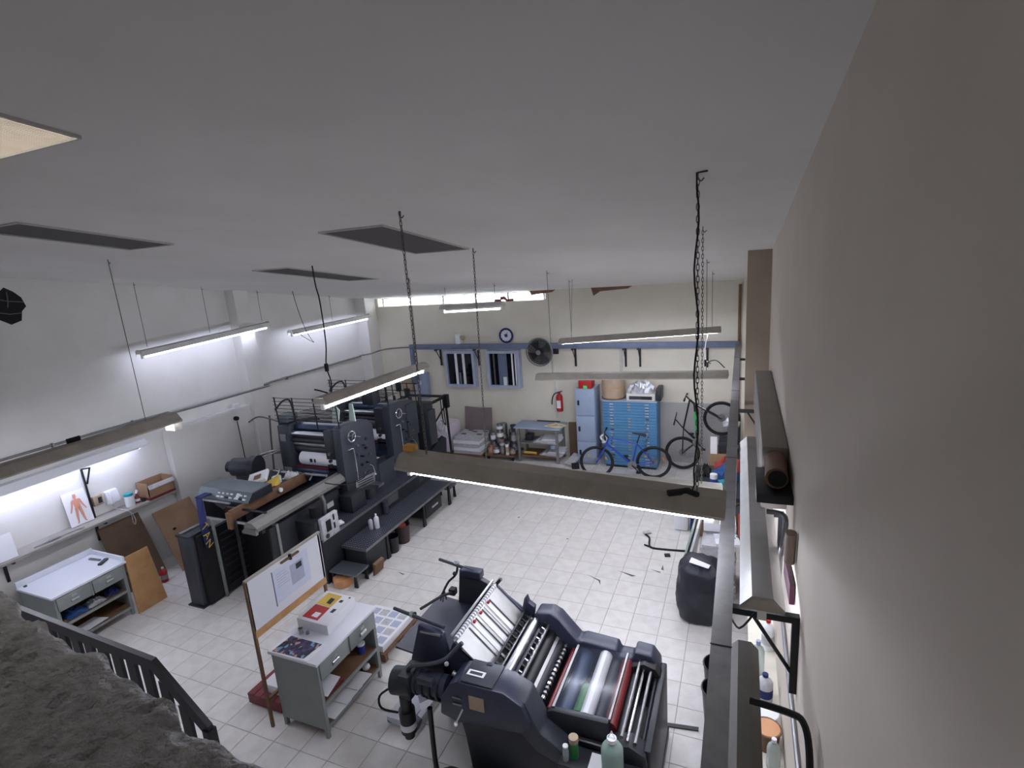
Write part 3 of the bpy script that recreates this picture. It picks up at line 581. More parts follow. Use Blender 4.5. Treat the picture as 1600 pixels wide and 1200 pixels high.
# ================================================================== LARGE TWO-UNIT PRINTING PRESS
PR = thing('printing_press', 'long dark grey two unit printing press with wire guards along the left', 'printing press', (-6.4, 7.0, 0))
OX, FX = -5.8, -7.12                       # operator side, far side
part(MB().box(FX + .1, OX - .1, 6.2, 9.0, 0, .5), 'bed', 'press_dark', PR, bevel=.02)
def unit(dy):
    side = [(6.42 + dy, .3), (6.42 + dy, 1.62), (6.44 + dy, 2.03), (6.5 + dy, 2.06), (6.74 + dy, 2.07), (7.12 + dy, 2.01), (7.25 + dy, 1.88), (7.25 + dy, .3)]
    sf = part(MB().prism(side, 'x', OX - .16, OX), 'side_frame', 'press_grey', PR, bevel=.012)
    part(MB().box(OX - .36, OX - .16, 6.44 + dy, 6.7 + dy, 1.2, 2.0), 'inner_housing', 'press_dark', PR, bevel=.012)
    ff = part(MB().prism(side, 'x', FX, FX + .24), 'side_frame', 'press_grey', PR, bevel=.012)
    part(MB().box(FX + .06, FX + .18, 6.412 + dy, 6.42 + dy, 1.78, 1.9), 'plate', 'steel_dull', ff); part(MB().box(FX + .04, FX + .2, 6.412 + dy, 6.42 + dy, 1.1, 1.32), 'plate', 'cabinet_grey', ff)
    a, b = FX + .24, OX - .16
    for y, z, r, m in ((6.62, 1.98, .055, 'ink_blue'), (6.52, 1.9, .045, 'steel'), (6.5, 1.79, .035, 'press_dark'), (6.53, 1.72, .04, 'steel_dull'), (6.6, 1.84, .08, 'press_dark'), (6.75, 1.96, .06, 'steel'), (6.92, 1.94, .06, 'press_dark'), (7.08, 1.88, .07, 'ink_blue'), (6.6, 1.62, .09, 'press_dark'), (6.62, 1.22, .17, 'ink_blue'), (6.9, 1.3, .25, 'press_dark'), (7.1, 1.5, .09, 'steel_dull'), (7.12, 1.2, .1, 'roller_red'), (7.16, 1.7, .05, 'steel'), (7.16, .98, .06, 'steel')):
        part(MB().cyl((a, y + dy, z), (b, y + dy, z), r, n=20), 'roller', m, PR)
    part(MB().cyl((a + .14, 6.55 + dy, 1.47), (b, 6.55 + dy, 1.47), .12, n=28), 'plate_cylinder', 'paper_white', PR, label='white plate cylinder')
    if dy == 0: part(MB().obox((-6.48, 6.428, 1.475), (.05, .004, .06)).obox((-6.4, 6.428, 1.475), (.03, .004, .06)), 'plate_mark', 'black_matte', PR)
    part(MB().box(a, b, 6.47 + dy, 6.5 + dy, 1.05, 1.3), 'guard_plate', 'press_navy', PR)
    part(MB().box(a, b, 6.44 + dy, 6.47 + dy, 1.33, 1.36), 'red_bar', 'red_dark', PR)
    part(MB().box(a, b, 6.3 + dy, 6.45 + dy, .5, 1.02), 'front_plate', 'press_dark', PR)
    # handwheel
    hw = part(MB().torus((OX + .06, 6.62 + dy, 1.87), 'x', .085, .012, 28, 8), 'handwheel', 'chrome', PR)
    sp = MB().cyl((OX, 6.62 + dy, 1.87), (OX + .08, 6.62 + dy, 1.87), .02, n=12)
    for i in range(3):
        an = i * 2 * PI / 3 + .5; sp.tube([(OX + .06, 6.62 + dy, 1.87), (OX + .06, 6.62 + dy + .085 * math.cos(an), 1.87 + .085 * math.sin(an))], .008, 6)
    part(sp, 'spoke_hub', 'steel_dull', hw); part(MB().cyl((OX + .06, 6.72 + dy, 1.84), (OX + .13, 6.74 + dy, 1.83), .012, n=10), 'crank_handle', 'chrome', hw)
    # grab rail
    part(MB().tube([(OX, 6.52 + dy, 1.66), (OX + .05, 6.53 + dy, 1.67), (OX + .05, 6.62 + dy, 1.66), (OX + .05, 6.64 + dy, 1.6), (OX + .05, 6.64 + dy, 1.12), (OX, 6.6 + dy, 1.1)], .009, 6), 'grab_rail', 'chrome', PR)
    for y, z, r, l in ((6.75, 1.52, .022, .05), (6.85, 1.45, .018, .07), (6.98, 1.55, .025, .04), (6.84, 1.3, .028, .03), (6.96, 1.3, .02, .06), (7.05, 1.42, .016, .05), (6.78, 1.66, .03, .025), (7.02, 1.7, .03, .02), (6.86, 1.15, .02, .03), (7.08, 1.2, .018, .05), (6.92, 1.62, .015, .06)):
        part(MB().cyl((OX, y + dy, z), (OX + l, y + dy, z), r, r * .8, 10), 'knob', random.choice(('steel_dull', 'press_dark', 'black_paint')), PR)
    lv = part(MB().tube([(OX, 7.05 + dy, 1.22), (OX + .04, 7.06 + dy, 1.2), (OX + .06, 7.08 + dy, 1.05)], .008, 6), 'lever', 'steel', PR); part(MB().ball((OX + .06, 7.08 + dy, 1.04), .018), 'knob', 'plastic_white', lv)
    for z in (1.62, 1.5, 1.42): part(MB().cyl((OX - .26, 6.44 + dy, z), (OX - .26, 6.4 + dy, z), .028, n=12), 'button', 'steel_dull' if z > 1.6 else 'press_dark', PR)
    # wire guard cage on top
    cg = None
    for gx in (FX + .02, -6.72, -6.28, OX - .04):
        cg = part(MB().tube([(gx, 6.48 + dy, 2.0), (gx, 6.46 + dy, 2.52)], .011, 6), 'guard_post', 'black_paint', PR)
    wm = MB()
    for z in (2.51, 2.45, 2.39, 2.33, 2.27, 2.21, 2.15): wm.tube([(FX - .02, 6.46 + dy, z), (OX - .02, 6.46 + dy, z)], .005, 5)
    for k in range(9): y = 6.55 + k * .075; wm.tube([(FX + .06, y + dy, 2.14), (OX - .3, y + dy, 2.11)], .006, 5)
    part(wm, 'guard_wires', 'black_paint', PR, kind='stuff')
    part(MB().tube([(FX - .06, 6.52 + dy, 2.28), (FX + .1, 6.52 + dy, 2.42), (FX + .22, 6.52 + dy, 2.47), (FX + .31, 6.52 + dy, 2.42), (FX + .38, 6.5 + dy, 2.06)], .016, 8), 'guard_handle', 'press_dark', PR)
    part(MB().box(FX - .02, FX + .18, 6.5 + dy, 6.75 + dy, 2.07, 2.2), 'ink_tin', 'console_teal', PR, bevel=.01)
unit(0); unit(1.33)
# rag hung over the first unit
part(MB().plate([(-6.06, 6.6, 2.09), (-5.94, 6.6, 2.09), (-5.9, 6.62, 2.3), (-6.02, 6.62, 2.42)], .02), 'rag', 'foam_green', PR, label='pale green rag'); part(MB().plate([(-5.88, 6.8, 2.08), (-5.74, 6.78, 2.08), (-5.78, 6.8, 2.36), (-5.86, 6.82, 2.36)], .02), 'rag', 'foam_green', PR, label='pale green rag')
part(MB().obox((-6.05, 7.6, 2.26), (.25, .2, .26)), 'gear_cover', 'press_dark', PR, bevel=.03)
# gearbox tray between the units
part(MB().box(OX - .2, OX + .02, 7.25, 7.72, .3, 1.08), 'gearbox', 'press_grey', PR, bevel=.02)
part(MB().box(OX - .2, OX - .18, 7.25, 7.74, 1.08, 1.14).box(OX, OX + .02, 7.25, 7.74, 1.08, 1.14).box(OX - .18, OX, 7.72, 7.74, 1.08, 1.14), 'tray_rim', 'press_grey', PR, smooth=False)
# instruction plate on the first unit
ip = part(MB().plate([(OX + .012, 6.6, .93), (OX + .012, 7.1, .88), (OX + .012, 7.12, 1.06), (OX + .012, 6.62, 1.1)], .004), 'name_plate', 'steel', PR, smooth=False)
pl = MB()
for k in range(3): z = .96 + k * .04; pl.plate([(OX + .0165, 6.66, z), (OX + .0165, 7.06, z - .035), (OX + .0165, 7.06, z - .018), (OX + .0165, 6.66, z + .017)], .001)
part(pl, 'printed_lines', 'press_dark', ip, smooth=False)
part(MB().cyl((OX, 7.86, .98), (OX + .02, 7.86, .98), .04, n=16), 'emblem', 'plastic_white', PR)
# second unit extra cover
part(MB().box(OX - .02, OX + .03, 8.25, 8.6, 1.3, 1.95), 'side_cover', 'press_grey', PR, bevel=.01)
for k in range(7): part(MB().cyl((OX, 8.3 + .05 * (k % 3), .8 + k * .07), (OX + .06, 8.3 + .05 * (k % 3), .8 + k * .07), .014, n=8), 'knob', 'steel' if k % 2 else 'press_dark', PR)
# feeder at the far end
part(MB().box(FX + .1, OX - .05, 8.9, 9.3, .3, 1.75), 'feeder_tower', 'press_dark', PR, bevel=.02)
part(MB().box(OX - .1, OX + .05, 8.95, 9.22, .9, 1.62), 'feeder_side', 'press_grey', PR, bevel=.02)
part(MB().torus((OX + .1, 9.28, 1.22), 'x', .11, .015, 26, 8), 'feeder_wheel', 'steel', PR)
part(MB().prism([(9.0, .45), (9.55, .5), (9.6, .85), (9.45, .95), (9.0, .8)], 'x', OX - .15, OX + .02), 'feeder_tray', 'press_dark', PR, bevel=.015); part(MB().box(OX - .1, OX - .02, 9.25, 9.45, .93, .96), 'tray_papers', 'paper_grey', PR)
part(MB().tube([(OX - .25, 9.1, 1.62), (OX - .25, 10.15, 1.62)], .035, 8).tube([(FX + .15, 9.1, 1.62), (FX + .15, 10.15, 1.62)], .035, 8).tube([(FX + .15, 10.15, 1.62), (OX - .25, 10.15, 1.62)], .03, 8), 'feeder_beam', 'black_paint', PR)
part(MB().box(OX - .3, OX - .18, 10.1, 10.22, 1.36, 1.66), 'beam_end', 'black_paint', PR, bevel=.01)
part(MB().tube([(OX - .25, 10.16, 1.4), (OX - .25, 10.2, 0)], .028, 8), 'post', 'black_paint', PR); part(MB().tube([(FX + .15, 10.16, 1.6), (FX + .15, 10.2, 0)], .028, 8), 'post', 'black_paint', PR)
part(MB().tube([(OX - .2, 9.3, 1.05), (OX - .25, 10.12, 1.42)], .02, 6), 'stay', 'black_paint', PR)
part(MB().tube([(OX - .25, 9.95, 1.6), (OX - .25, 9.97, 1.15), (OX - .22, 10.02, 1.0), (OX - .25, 10.06, 1.15), (OX - .25, 10.05, 1.6)], .012, 6), 'cable_loop', 'black_matte', PR); part(MB().obox((OX - .22, 10.02, .9), (.03, .03, .12)), 'tag', 'paper_white', PR)
for k in range(6): part(MB().tube([(-6.9 + k * .18, 8.95, 1.75), (-6.9 + k * .18, 8.93, 2.2)], .011, 6), 'guard_post', 'black_paint', PR)
part(MB().tube([(-7.0, 8.93, 2.2), (-5.95, 8.93, 2.2)], .01, 6).tube([(-7.0, 8.93, 2.05), (-5.95, 8.93, 2.05)], .008, 6), 'guard_rail', 'black_paint', PR)
for k in range(5): part(MB().cyl((-6.8 + k * .2, 9.05, 1.75), (-6.8 + k * .2, 9.05, 1.9), .035, .025, 10), 'suction_head', 'press_grey', PR)
# delivery end near the camera
part(MB().box(-7.12, -6.87, 4.44, 4.78, .02, 1.06), 'delivery_tower', 'press_grey', PR, bevel=.012)
part(MB().box(-7.15, -6.84, 4.41, 4.8, 0, .02), 'tower_foot', 'press_dark', PR)
part(MB().box(-7.13, -6.86, 4.43, 4.79, 1.06, 1.085), 'tower_top', 'press_dark', PR); part(MB().box(-7.1, -7.04, 4.46, 4.76, 1.085, 1.1), 'tower_trim', 'steel_dull', PR)
part(MB().box(-6.86, -6.8, 4.5, 6.3, .02, 1.06), 'pile_side', 'black_paint', PR)
part(MB().box(-6.8, OX - .1, 5.2, 6.3, .02, 1.15), 'pile_housing', 'black_paint', PR)
for k in range(9): part(MB().box(-6.8, -6.785, 4.82, 5.2, .12 + k * .1, .14 + k * .1), 'slat', 'press_dark', PR)
for x, y in ((-6.78, 4.75), (-6.68, 5.02)): part(MB().box(x - .02, x + .02, y - .012, y + .012, 0, 1.2), 'upright', 'steel_dull' if x > -6.7 else 'cabinet_grey', PR)
part(MB().box(OX - .12, OX - .08, 4.9, 6.3, .02, 1.1), 'side_panel', 'press_dark', PR, bevel=.008)
part(MB().box(OX - .14, OX - .06, 5.0, 5.04, 0, 1.12), 'upright', 'cabinet_grey', PR)
# console
co = part(MB().prism([(5.02, 1.36), (5.12, 1.49), (5.45, 1.5), (5.45, 1.36)], 'x', -7.4, -6.36), 'console', 'console_teal', PR, bevel=.006)
part(MB().prism([(5.04, 1.365), (5.13, 1.48), (5.46, 1.49), (5.46, 1.365)], 'x', -6.36, -6.34), 'console_cheek', 'press_dark', co)
bt = [(u, v) for u in (.42, .5, .58, .66) for v in (.3, .62)] + [(.76, .3), (.84, .62), (.92, .3), (.92, .62), (.84, .3)]
for u, v in bt:
    x = -7.4 + 1.04 * u; y = 5.02 + .1 * v; z = 1.36 + .13 * v
    part(MB().obox((x, y - .006, z + .006), (.05 if v < .5 else .035, .02, .022), (R(-40), 0, 0)), 'button', random.choice(('plastic_white', 'enamel_white', 'black_paint')), co)
part(MB().obox((-7.4 + 1.04 * .78, 5.066, 1.43), (.06, .012, .09), (R(-40), 0, 0)), 'display', 'plastic_white', co)
cb = part(MB().box(-7.36, -6.5, 5.07, 5.45, 1.02, 1.36), 'console_box', 'press_dark', PR, bevel=.01)
part(MB().box(-7.36, -7.32, 5.04, 5.08, 1.01, 1.33).box(-7.32, -6.76, 5.04, 5.08, 1.3, 1.33).box(-7.32, -6.46, 5.04, 5.08, 1.01, 1.04), 'window_frame', 'paper_grey', cb, smooth=False)
part(MB().box(-7.32, -6.5, 5.06, 5.07, 1.04, 1.3), 'smoked_window', 'dark_glass', cb)
part(MB().plate([(-7.1, 5.055, 1.28), (-6.92, 5.055, 1.2), (-6.8, 5.055, 1.28)], .004), 'window_mark', 'press_grey', cb)
part(MB().tube([(-6.75, 5.0, 1.28), (-5.95, 4.95, 1.31)], .018, 6), 'lever_bar', 'black_paint', PR)
# blue strap with yellow letters hanging on the tower
st = part(MB().plate([(-7.24, 4.9, 1.42), (-7.11, 4.9, 1.43), (-6.775, 4.67, 1.2), (-6.775, 4.56, 1.22)], .006).plate([(-6.775, 4.56, 1.22), (-6.775, 4.67, 1.2), (-6.775, 4.69, .84), (-6.775, 4.59, .85)], .006).box(-7.24, -7.11, 4.89, 5.06, 1.415, 1.43), 'strap', 'cloth_navy', PR, label='blue strap with yellow letters')
for ch, z, x in (('T', 1.16, 4.615), ('A', 1.03, 4.625), ('N', .9, 4.635)):
    text(ch, .14, 'yellow', Matrix.Translation((-6.762, x, z)) @ Matrix.Rotation(PI / 2, 4, 'Z') @ Matrix.Rotation(PI / 2, 4, 'X') @ Matrix.Rotation(-1.1, 4, 'Z'), st)
# delivery top
part(MB().box(-7.3, -6.45, 5.46, 6.38, 1.18, 1.28), 'delivery_top', 'press_dark', PR, bevel=.01)
part(MB().tube([(-7.1, 6.2, 1.32), (-5.98, 6.2, 1.34)], .025, 8), 'cross_bar', 'steel_dull', PR)
for k in range(3): part(MB().tube([(-6.95 + k * .35, 6.1, 1.28), (-6.95 + k * .35, 6.2, 1.36), (-6.95 + k * .35, 6.3, 1.3)], .012, 6), 'gripper', 'steel', PR)
part(MB().box(-6.47, -6.42, 4.78, 6.2, 1.2, 1.36), 'wooden_rail', 'wood_brown', PR, bevel=.006, label='brown wooden rail'); part(MB().box(-6.48, -6.4, 4.74, 4.78, 1.1, 1.34), 'wooden_end', 'wood_brown', PR, bevel=.004)
part(MB().cyl((-6.41, 5.65, 1.3), (-6.38, 5.65, 1.3), .035, n=14), 'rail_knob', 'enamel_white', PR)
gm, gl = frame_m((-5.95, 4.66, 1.2), (-5.95, 6.55, 1.2))
gr = part(MB().prism([(-.13, -.02), (-.13, .03), (-.05, .1), (.05, .1), (.1, .04), (.1, .0), (.16, -.03), (.16, -.06), (.09, -.06), (.09, -.02)], 'x', 0, gl).xf(gm), 'guard_profile', 'guard_grey', PR, smooth=False, label='grey aluminium guard profile')
part(MB().prism([(-.1, -.01), (-.06, .09), (.06, .09), (.09, 0)], 'x', gl - .25, gl + .01).xf(gm), 'profile_end', 'aluminium', gr)
part(MB().prism([(-.12, -.06), (-.12, .02), (.08, .02), (.14, -.05)], 'x', -.02, .02).xf(gm), 'profile_cap', 'steel_dull', gr)
part(MB().tube([(-5.85, 6.0, 1.32), (-5.7, 6.2, 1.22), (-5.65, 6.6, 1.15), (-5.72, 6.9, 1.18)], .008, 6), 'cable', 'black_matte', PR)
for y in (4.8, 6.3): part(MB().box(-6.0, -5.9, y, y + .05, 1.08, 1.2), 'profile_support', 'press_dark', PR)
# pump motor at the back of the delivery
mo = part(MB().cyl((-7.75, 6.0, 1.42), (-7.35, 6.12, 1.42), .15, n=22), 'blower_motor', 'press_grey', PR); part(MB().cyl((-7.38, 6.05, 1.42), (-7.28, 6.08, 1.42), .2, n=24), 'blower_disc', 'press_dark', mo); part(MB().cyl((-7.85, 5.97, 1.43), (-7.75, 6.0, 1.42), .09, n=16), 'blower_inlet', 'press_dark', mo); part(MB().box(-7.72, -7.4, 5.98, 6.2, 0, 1.3), 'blower_stand', 'press_grey', mo)
part(MB().tube([(-7.4, 6.2, 1.58), (-7.12, 6.6, 1.62)], .016, 8).tube([(-7.4, 6.3, 1.52), (-7.12, 6.9, 1.55)], .012, 8), 'air_pipe', 'steel_dull', PR)
part(MB().tube([(-8.3, 6.9, 1.9), (-7.9, 6.8, 2.05), (-7.4, 6.75, 2.0), (-7.12, 6.7, 1.96)], .014, 6).tube([(-8.1, 7.2, 1.95), (-8.05, 7.1, 1.5), (-8.0, 7.0, .9)], .016, 6).tube([(-8.5, 6.8, 1.2), (-7.6, 6.7, 1.42), (-7.12, 6.66, 1.5)], .016, 6), 'hose', 'chain_metal', PR)
# upper step (part of the press) and its riser with switch panel
part(MB().box(OX - .08, -5.5, 5.42, 8.0, 0, .69), 'riser', 'press_dark', PR, bevel=.008)
part(MB().box(OX - .08, -5.47, 5.5, 8.02, .69, .72), 'tread', 'chequer_dark', PR)
part(MB().box(-5.475, -5.468, 5.4, 8.02, .685, .725), 'tread_edge', 'steel_dull', PR)
part(MB().box(OX - .05, OX + .2, 6.25, 6.6, .72, 1.0), 'pedestal', 'press_dark', PR, bevel=.015); part(MB().cyl((OX + .08, 6.85, .72), (OX + .08, 6.85, .9), .1, n=18), 'oil_pot', 'press_dark', PR); part(MB().box(OX + .02, OX + .2, 6.95, 7.1, .86, .9), 'foot_pedal', 'steel_dull', PR)
part(MB().box(-5.5, -5.488, 6.95, 7.3, .52, .66), 'rating_plate', 'steel_dull', PR); part(MB().cyl((-5.44, 6.85, .47), (-5.44, 6.85, .68), .05, n=16), 'filter_cup', 'press_grey', PR)
sw = part(MB().box(-5.52, -5.46, 5.42, 5.76, .7, 1.03), 'switch_panel', 'paper_grey', PR, bevel=.004)
part(MB().box(-5.462, -5.455, 5.5, 5.6, .8, .97), 'meter', 'black_matte', sw)
for z in (.79, .92): part(MB().box(-5.462, -5.455, 5.65, 5.68, z, z + .09), 'switch', 'black_matte', sw)
part(MB().cyl((-5.462, 5.5, .745), (-5.45, 5.5, .745), .035, n=18), 'dial', 'press_grey', sw)
part(MB().box(OX - .1, -5.52, 5.35, 5.8, .69, 1.0), 'switch_box', 'press_dark', PR, bevel=.01); part(MB().cyl((-5.68, 5.55, 1.0), (-5.68, 5.55, 1.16), .08, n=18), 'pot', 'black_matte', PR); part(MB().tube([(-5.6, 5.65, 1.0), (-5.58, 5.66, 1.2), (-5.6, 5.64, 1.3)], .03, 8), 'spout', 'steel_dull', PR); part(MB().obox((-5.58, 5.76, 1.1), (.02, .14, .08)), 'small_plate', 'steel', PR)
solo(MB().plate([(-5.66, 5.82, .725), (-5.56, 5.78, .725), (-5.5, 5.92, .725), (-5.62, 5.98, .725)], .03).obox((-5.58, 5.87, .765), (.08, .07, .03), (.2, .1, .4)), 'rag', 'cloth_white', 'crumpled white rag on the upper press step', 'cloth', bevel=.008)
# rags and papers on the delivery top
def crumple(name, m, label, c, sx, sy, h, seed, cat='cloth', n=9):
    rnd = random.Random(seed); mb = MB(); hs = {}
    for j in range(n + 1):
        for i in range(n + 1):
            u, v = i / n * 2 - 1, j / n * 2 - 1; e = max(0, 1 - (u * u + v * v) ** 1.5 * .5)
            mb.v.append((c[0] + sx * u * (1 + rnd.uniform(-.14, .14)), c[1] + sy * v * (1 + rnd.uniform(-.14, .14)), c[2] + .004 + h * e * rnd.uniform(.25, 1)))
    k = (n + 1) ** 2
    mb.v += [(x, y, c[2]) for x, y, z in mb.v]
    for j in range(n):
        for i in range(n):
            a = j * (n + 1) + i; mb.f.append((a, a + 1, a + n + 2, a + n + 1)); mb.f.append((k + a, k + a + n + 1, k + a + n + 2, k + a + 1))
    for i in range(n):
        for a, b in ((i, i + 1), (n * (n + 1) + i, n * (n + 1) + i + 1), (i * (n + 1), (i + 1) * (n + 1)), (i * (n + 1) + n, (i + 1) * (n + 1) + n)): mb.f.append((a, b, k + b, k + a))
    return solo(mb, name, m, label, cat)
crumple('rag', 'cloth_white', 'white rag bundle on the press delivery next to the console', (-7.08, 5.6, 1.285), .16, .1, .1, 1)
crumple('rag', 'cloth_white', 'grey white crumpled rag at the far end of the delivery', (-6.62, 6.12, 1.285), .12, .09, .13, 2)
crumple('rag', 'yellow', 'small yellow cloth under the white box on the press', (-6.95, 5.49, 1.285), .07, .02, .03, 3)
solo(MB().plate([(-6.82, 5.62, 1.3), (-6.6, 5.42, 1.29), (-6.48, 5.62, 1.37), (-6.58, 5.83, 1.46)], .006).plate([(-6.58, 5.83, 1.46), (-6.48, 5.62, 1.37), (-6.5, 5.75, 1.3)], .005), 'folded_paper', 'yellow', 'folded yellow paper standing up among the white rags', 'paper', smooth=False)
t = thing('paper_box', 'white box with brown printed square on the press delivery', 'box', (-6.95, 5.75, 1.285)); part(MB().obox((-6.9, 5.72, 1.42), (.3, .24, .06), (.35, -.25, .5)), 'box', 'paper_white', t, bevel=.006); part(MB().obox((-6.87, 5.68, 1.455), (.11, .1, .004), (.35, -.25, .5)), 'printed_square', 'wood_brown', t)
solo(MB().obox((-6.78, 5.47, 1.302), (.14, .03, .03), (0, 0, .1)), 'envelope', 'paper_white', 'small white packet in front of the yellow paper', 'packet')
t = thing('tape_rolls', 'stack of white rolls beside the yellow paper', 'rolls', (-6.62, 5.92, 1.285))
for k in range(3): part(MB().cyl((-6.72, 5.9, 1.285 + k * .035), (-6.72, 5.9, 1.315 + k * .035), .07, n=16), 'roll', 'plastic_white', t)
crumple('rag', 'foam_green', 'grey cloth behind the console on the press', (-6.53, 5.5, 1.285), .05, .03, .04, 5)
# ------------------------------------------------------------------ footboards
t = thing('footboard', 'long low chequer plate footboard beside the press', 'step', (-5.25, 7.0, 0))
part(MB().box(-5.48, -5.03, 5.76, 8.32, .42, .45), 'tread', 'chequer_dark', t); part(MB().box(-5.032, -5.02, 5.76, 8.32, .41, .455).box(-5.48, -5.02, 5.75, 5.76, .41, .455), 'edge', 'steel_dull', t, smooth=False)
part(MB().box(-5.44, -5.06, 5.78, 6.3, .02, .42), 'box_support', 'press_dark', t)
for y in (6.3, 7.38, 8.28):
    for x in (-5.06, -5.44): part(MB().prism([(y - .02, .42), (y + .02, .42), (y + .04, 0), (y - .04, 0)], 'x', x - .015, x + .015), 'leg', 'black_paint', t)
t = thing('step_stool', 'small low grey chequer step at the front of the press', 'step', (-5.3, 5.55, 0))
part(MB().box(-5.48, -5.0, 5.44, 5.74, .19, .215), 'tread', 'chequer_light', t)
for x in (-5.44, -5.04):
    for y in (5.47, 5.71): part(MB().prism([(x - .015, .19), (x + .015, .19), (x + .03, 0), (x - .03, 0)], 'y', y - .012, y + .012), 'leg', 'black_paint', t)
t = thing('step_stool', 'low dark step beyond the far end of the footboard', 'step', (-5.25, 8.5, 0))
part(MB().box(-5.5, -5.1, 8.36, 8.66, .25, .275), 'tread', 'chequer_dark', t)
for x in (-5.46, -5.14):
    for y in (8.4, 8.62): part(MB().prism([(x - .015, .25), (x + .015, .25), (x + .03, 0), (x - .03, 0)], 'y', y - .012, y + .012), 'leg', 'black_paint', t)
def bucket(loc, r, h, m, label, rim=True, name='bucket', cat='bucket', group=None, taper=.82):
    t = thing(name, label, cat, loc, group)
    part(MB().lathe(loc, [(r * taper, 0), (r * taper, .005), (r, h), (r - .008, h), (r * taper - .006, .02), (.001, .02)], 20), 'bucket_body', m, t)
    part(MB().torus((loc[0], loc[1], loc[2] + h), 'z', r, .008, 24, 6), 'rim', m, t); return t
bucket((-5.12, 6.5, 0), .11, .26, 'bin_black', 'black bucket under the footboard, the nearer of two'); bt2 = bucket((-5.14, 6.82, 0), .13, .3, 'bucket_brown', 'brownish bucket under the footboard with rags in it')
part(MB().ball((-5.14, 6.8, .29), .09, sz=.6), 'rags', 'cloth_red', bt2)
t = thing('drawer_box', 'dark box with a white handle under the footboard', 'box', (-5.2, 7.2, 0)); part(MB().box(-5.4, -5.06, 7.45, 8.0, .1, .36), 'box', 'black_paint', t, bevel=.01); part(MB().box(-5.06, -5.045, 7.65, 7.85, .22, .25), 'handle', 'paper_grey', t)
solo(MB().prism([(-5.0, .0), (-4.97, .0), (-4.93, .18), (-4.98, .2)], 'y', 5.8, 6.02), 'brown_rag', 'wood_brown', 'brown folded cardboard beside the small step', 'cardboard', bevel=.005)
solo(MB().cyl((-5.3, 5.5, .0), (-5.3, 5.5, .12), .14, n=20), 'round_tin', 'copper', 'copper coloured tin under the small low step', 'tin', bevel=.006)
def bottle(loc, r, h, m, cap, label, neck=.3, group=None, name='bottle', cat='bottle', sx=1.0, lab=None):
    t = thing(name, label, cat, loc, group)
    part(MB().lathe(loc, [(r * .92, 0), (r, .008), (r, h * .68), (r * .8, h * .78), (r * neck, h * .86), (r * neck, h * .92)], 18, sx), 'bottle_body', m, t)
    part(MB().cyl((loc[0], loc[1], loc[2] + h * .9), (loc[0], loc[1], loc[2] + h), r * neck * 1.25, n=14), 'cap', cap, t)
    if lab: part(MB().lathe(loc, [(r * 1.01, h * .2), (r * 1.01, h * .5)], 18, sx), 'label_band', lab, t)
    return t
bottle((-5.35, 6.32, .45), .035, .2, 'paper_grey', 'press_grey', 'grey spray bottle on the footboard'); bottle((-5.28, 6.38, .45), .04, .24, 'plastic_white', 'plastic_white', 'white bottle standing on the footboard beside the grey one')
# ================================================================== SMALL PRINTING MACHINE IN THE FOREGROUND
G2 = thing('sheet_printing_machine', 'compact dark navy sheet printing machine with silver feed board in the foreground', 'printing machine', (-1.6, 3.7, 0))
near = [(-2.22, .84), (-2.2, 1.0), (-2.1, 1.16), (-2.03, 1.2), (-1.63, 1.2), (-1.48, 1.12), (-1.42, .96), (-1.5, .86), (-2.05, .8)]
part(MB().prism(near, 'y', 3.14, 3.4), 'near_housing', 'press_navy', G2, bevel=.02)
part(MB().prism([(-1.62, 1.19), (-1.47, 1.12), (-1.36, .88), (-1.18, .76), (-1.18, .62), (-1.4, .7), (-1.6, .9)], 'y', 3.18, 3.4), 'slope_cover', 'press_grey', G2, bevel=.015)
part(MB().prism([(-2.1, .84), (-1.4, .9), (-1.2, .74), (-.6, .72), (-.58, .12), (-2.0, .1), (-2.05, .6)], 'y', 3.22, 3.4), 'near_side_panel', 'press_dark', G2, bevel=.015)
far = [(-2.1, .7), (-1.8, 1.05), (-1.72, 1.2), (-1.58, 1.22), (-1.5, 1.18), (-1.32, .98), (-1.27, 1.0), (-.97, .98), (-.95, .92), (-.83, .92), (-.81, 1.0), (-.66, .99), (-.6, .9), (-.58, .12), (-2.0, .1)]
part(MB().prism(far, 'y', 4.12, 4.3), 'far_housing', 'press_navy', G2, bevel=.02)
part(MB().box(-1.95, -.62, 3.38, 4.15, .1, .7), 'lower_body', 'press_dark', G2, bevel=.01)
part(MB().box(-2.05, -.55, 3.1, 4.35, 0, .1), 'plinth', 'black_paint', G2, bevel=.01)
part(MB().box(-2.0, -1.72, 3.15, 3.4, 1.2, 1.215), 'housing_lid', 'press_grey', G2, bevel=.006)
npl = part(MB().box(-1.98, -1.83, 3.22, 3.28, 1.215, 1.219), 'name_plate', 'paper_white', G2)
part(MB().box(-1.96, -1.85, 3.235, 3.265, 1.219, 1.22), 'lettering', 'press_grey', npl)
part(MB().box(-1.93, -1.8, 3.132, 3.14, .98, 1.1), 'instruction_label', 'drum_tan', G2)
for z in (.98, 1.04): part(MB().box(-2.08, -2.0, 3.132, 3.14, z, z + .015), 'slot', 'steel_dull', G2)
lv = part(MB().tube([(-2.0, 3.14, .95), (-2.02, 3.1, .9), (-2.04, 3.08, .86)], .008, 6), 'lever', 'steel', G2); part(MB().ball((-2.04, 3.08, .85), .018), 'knob', 'plastic_white', lv)
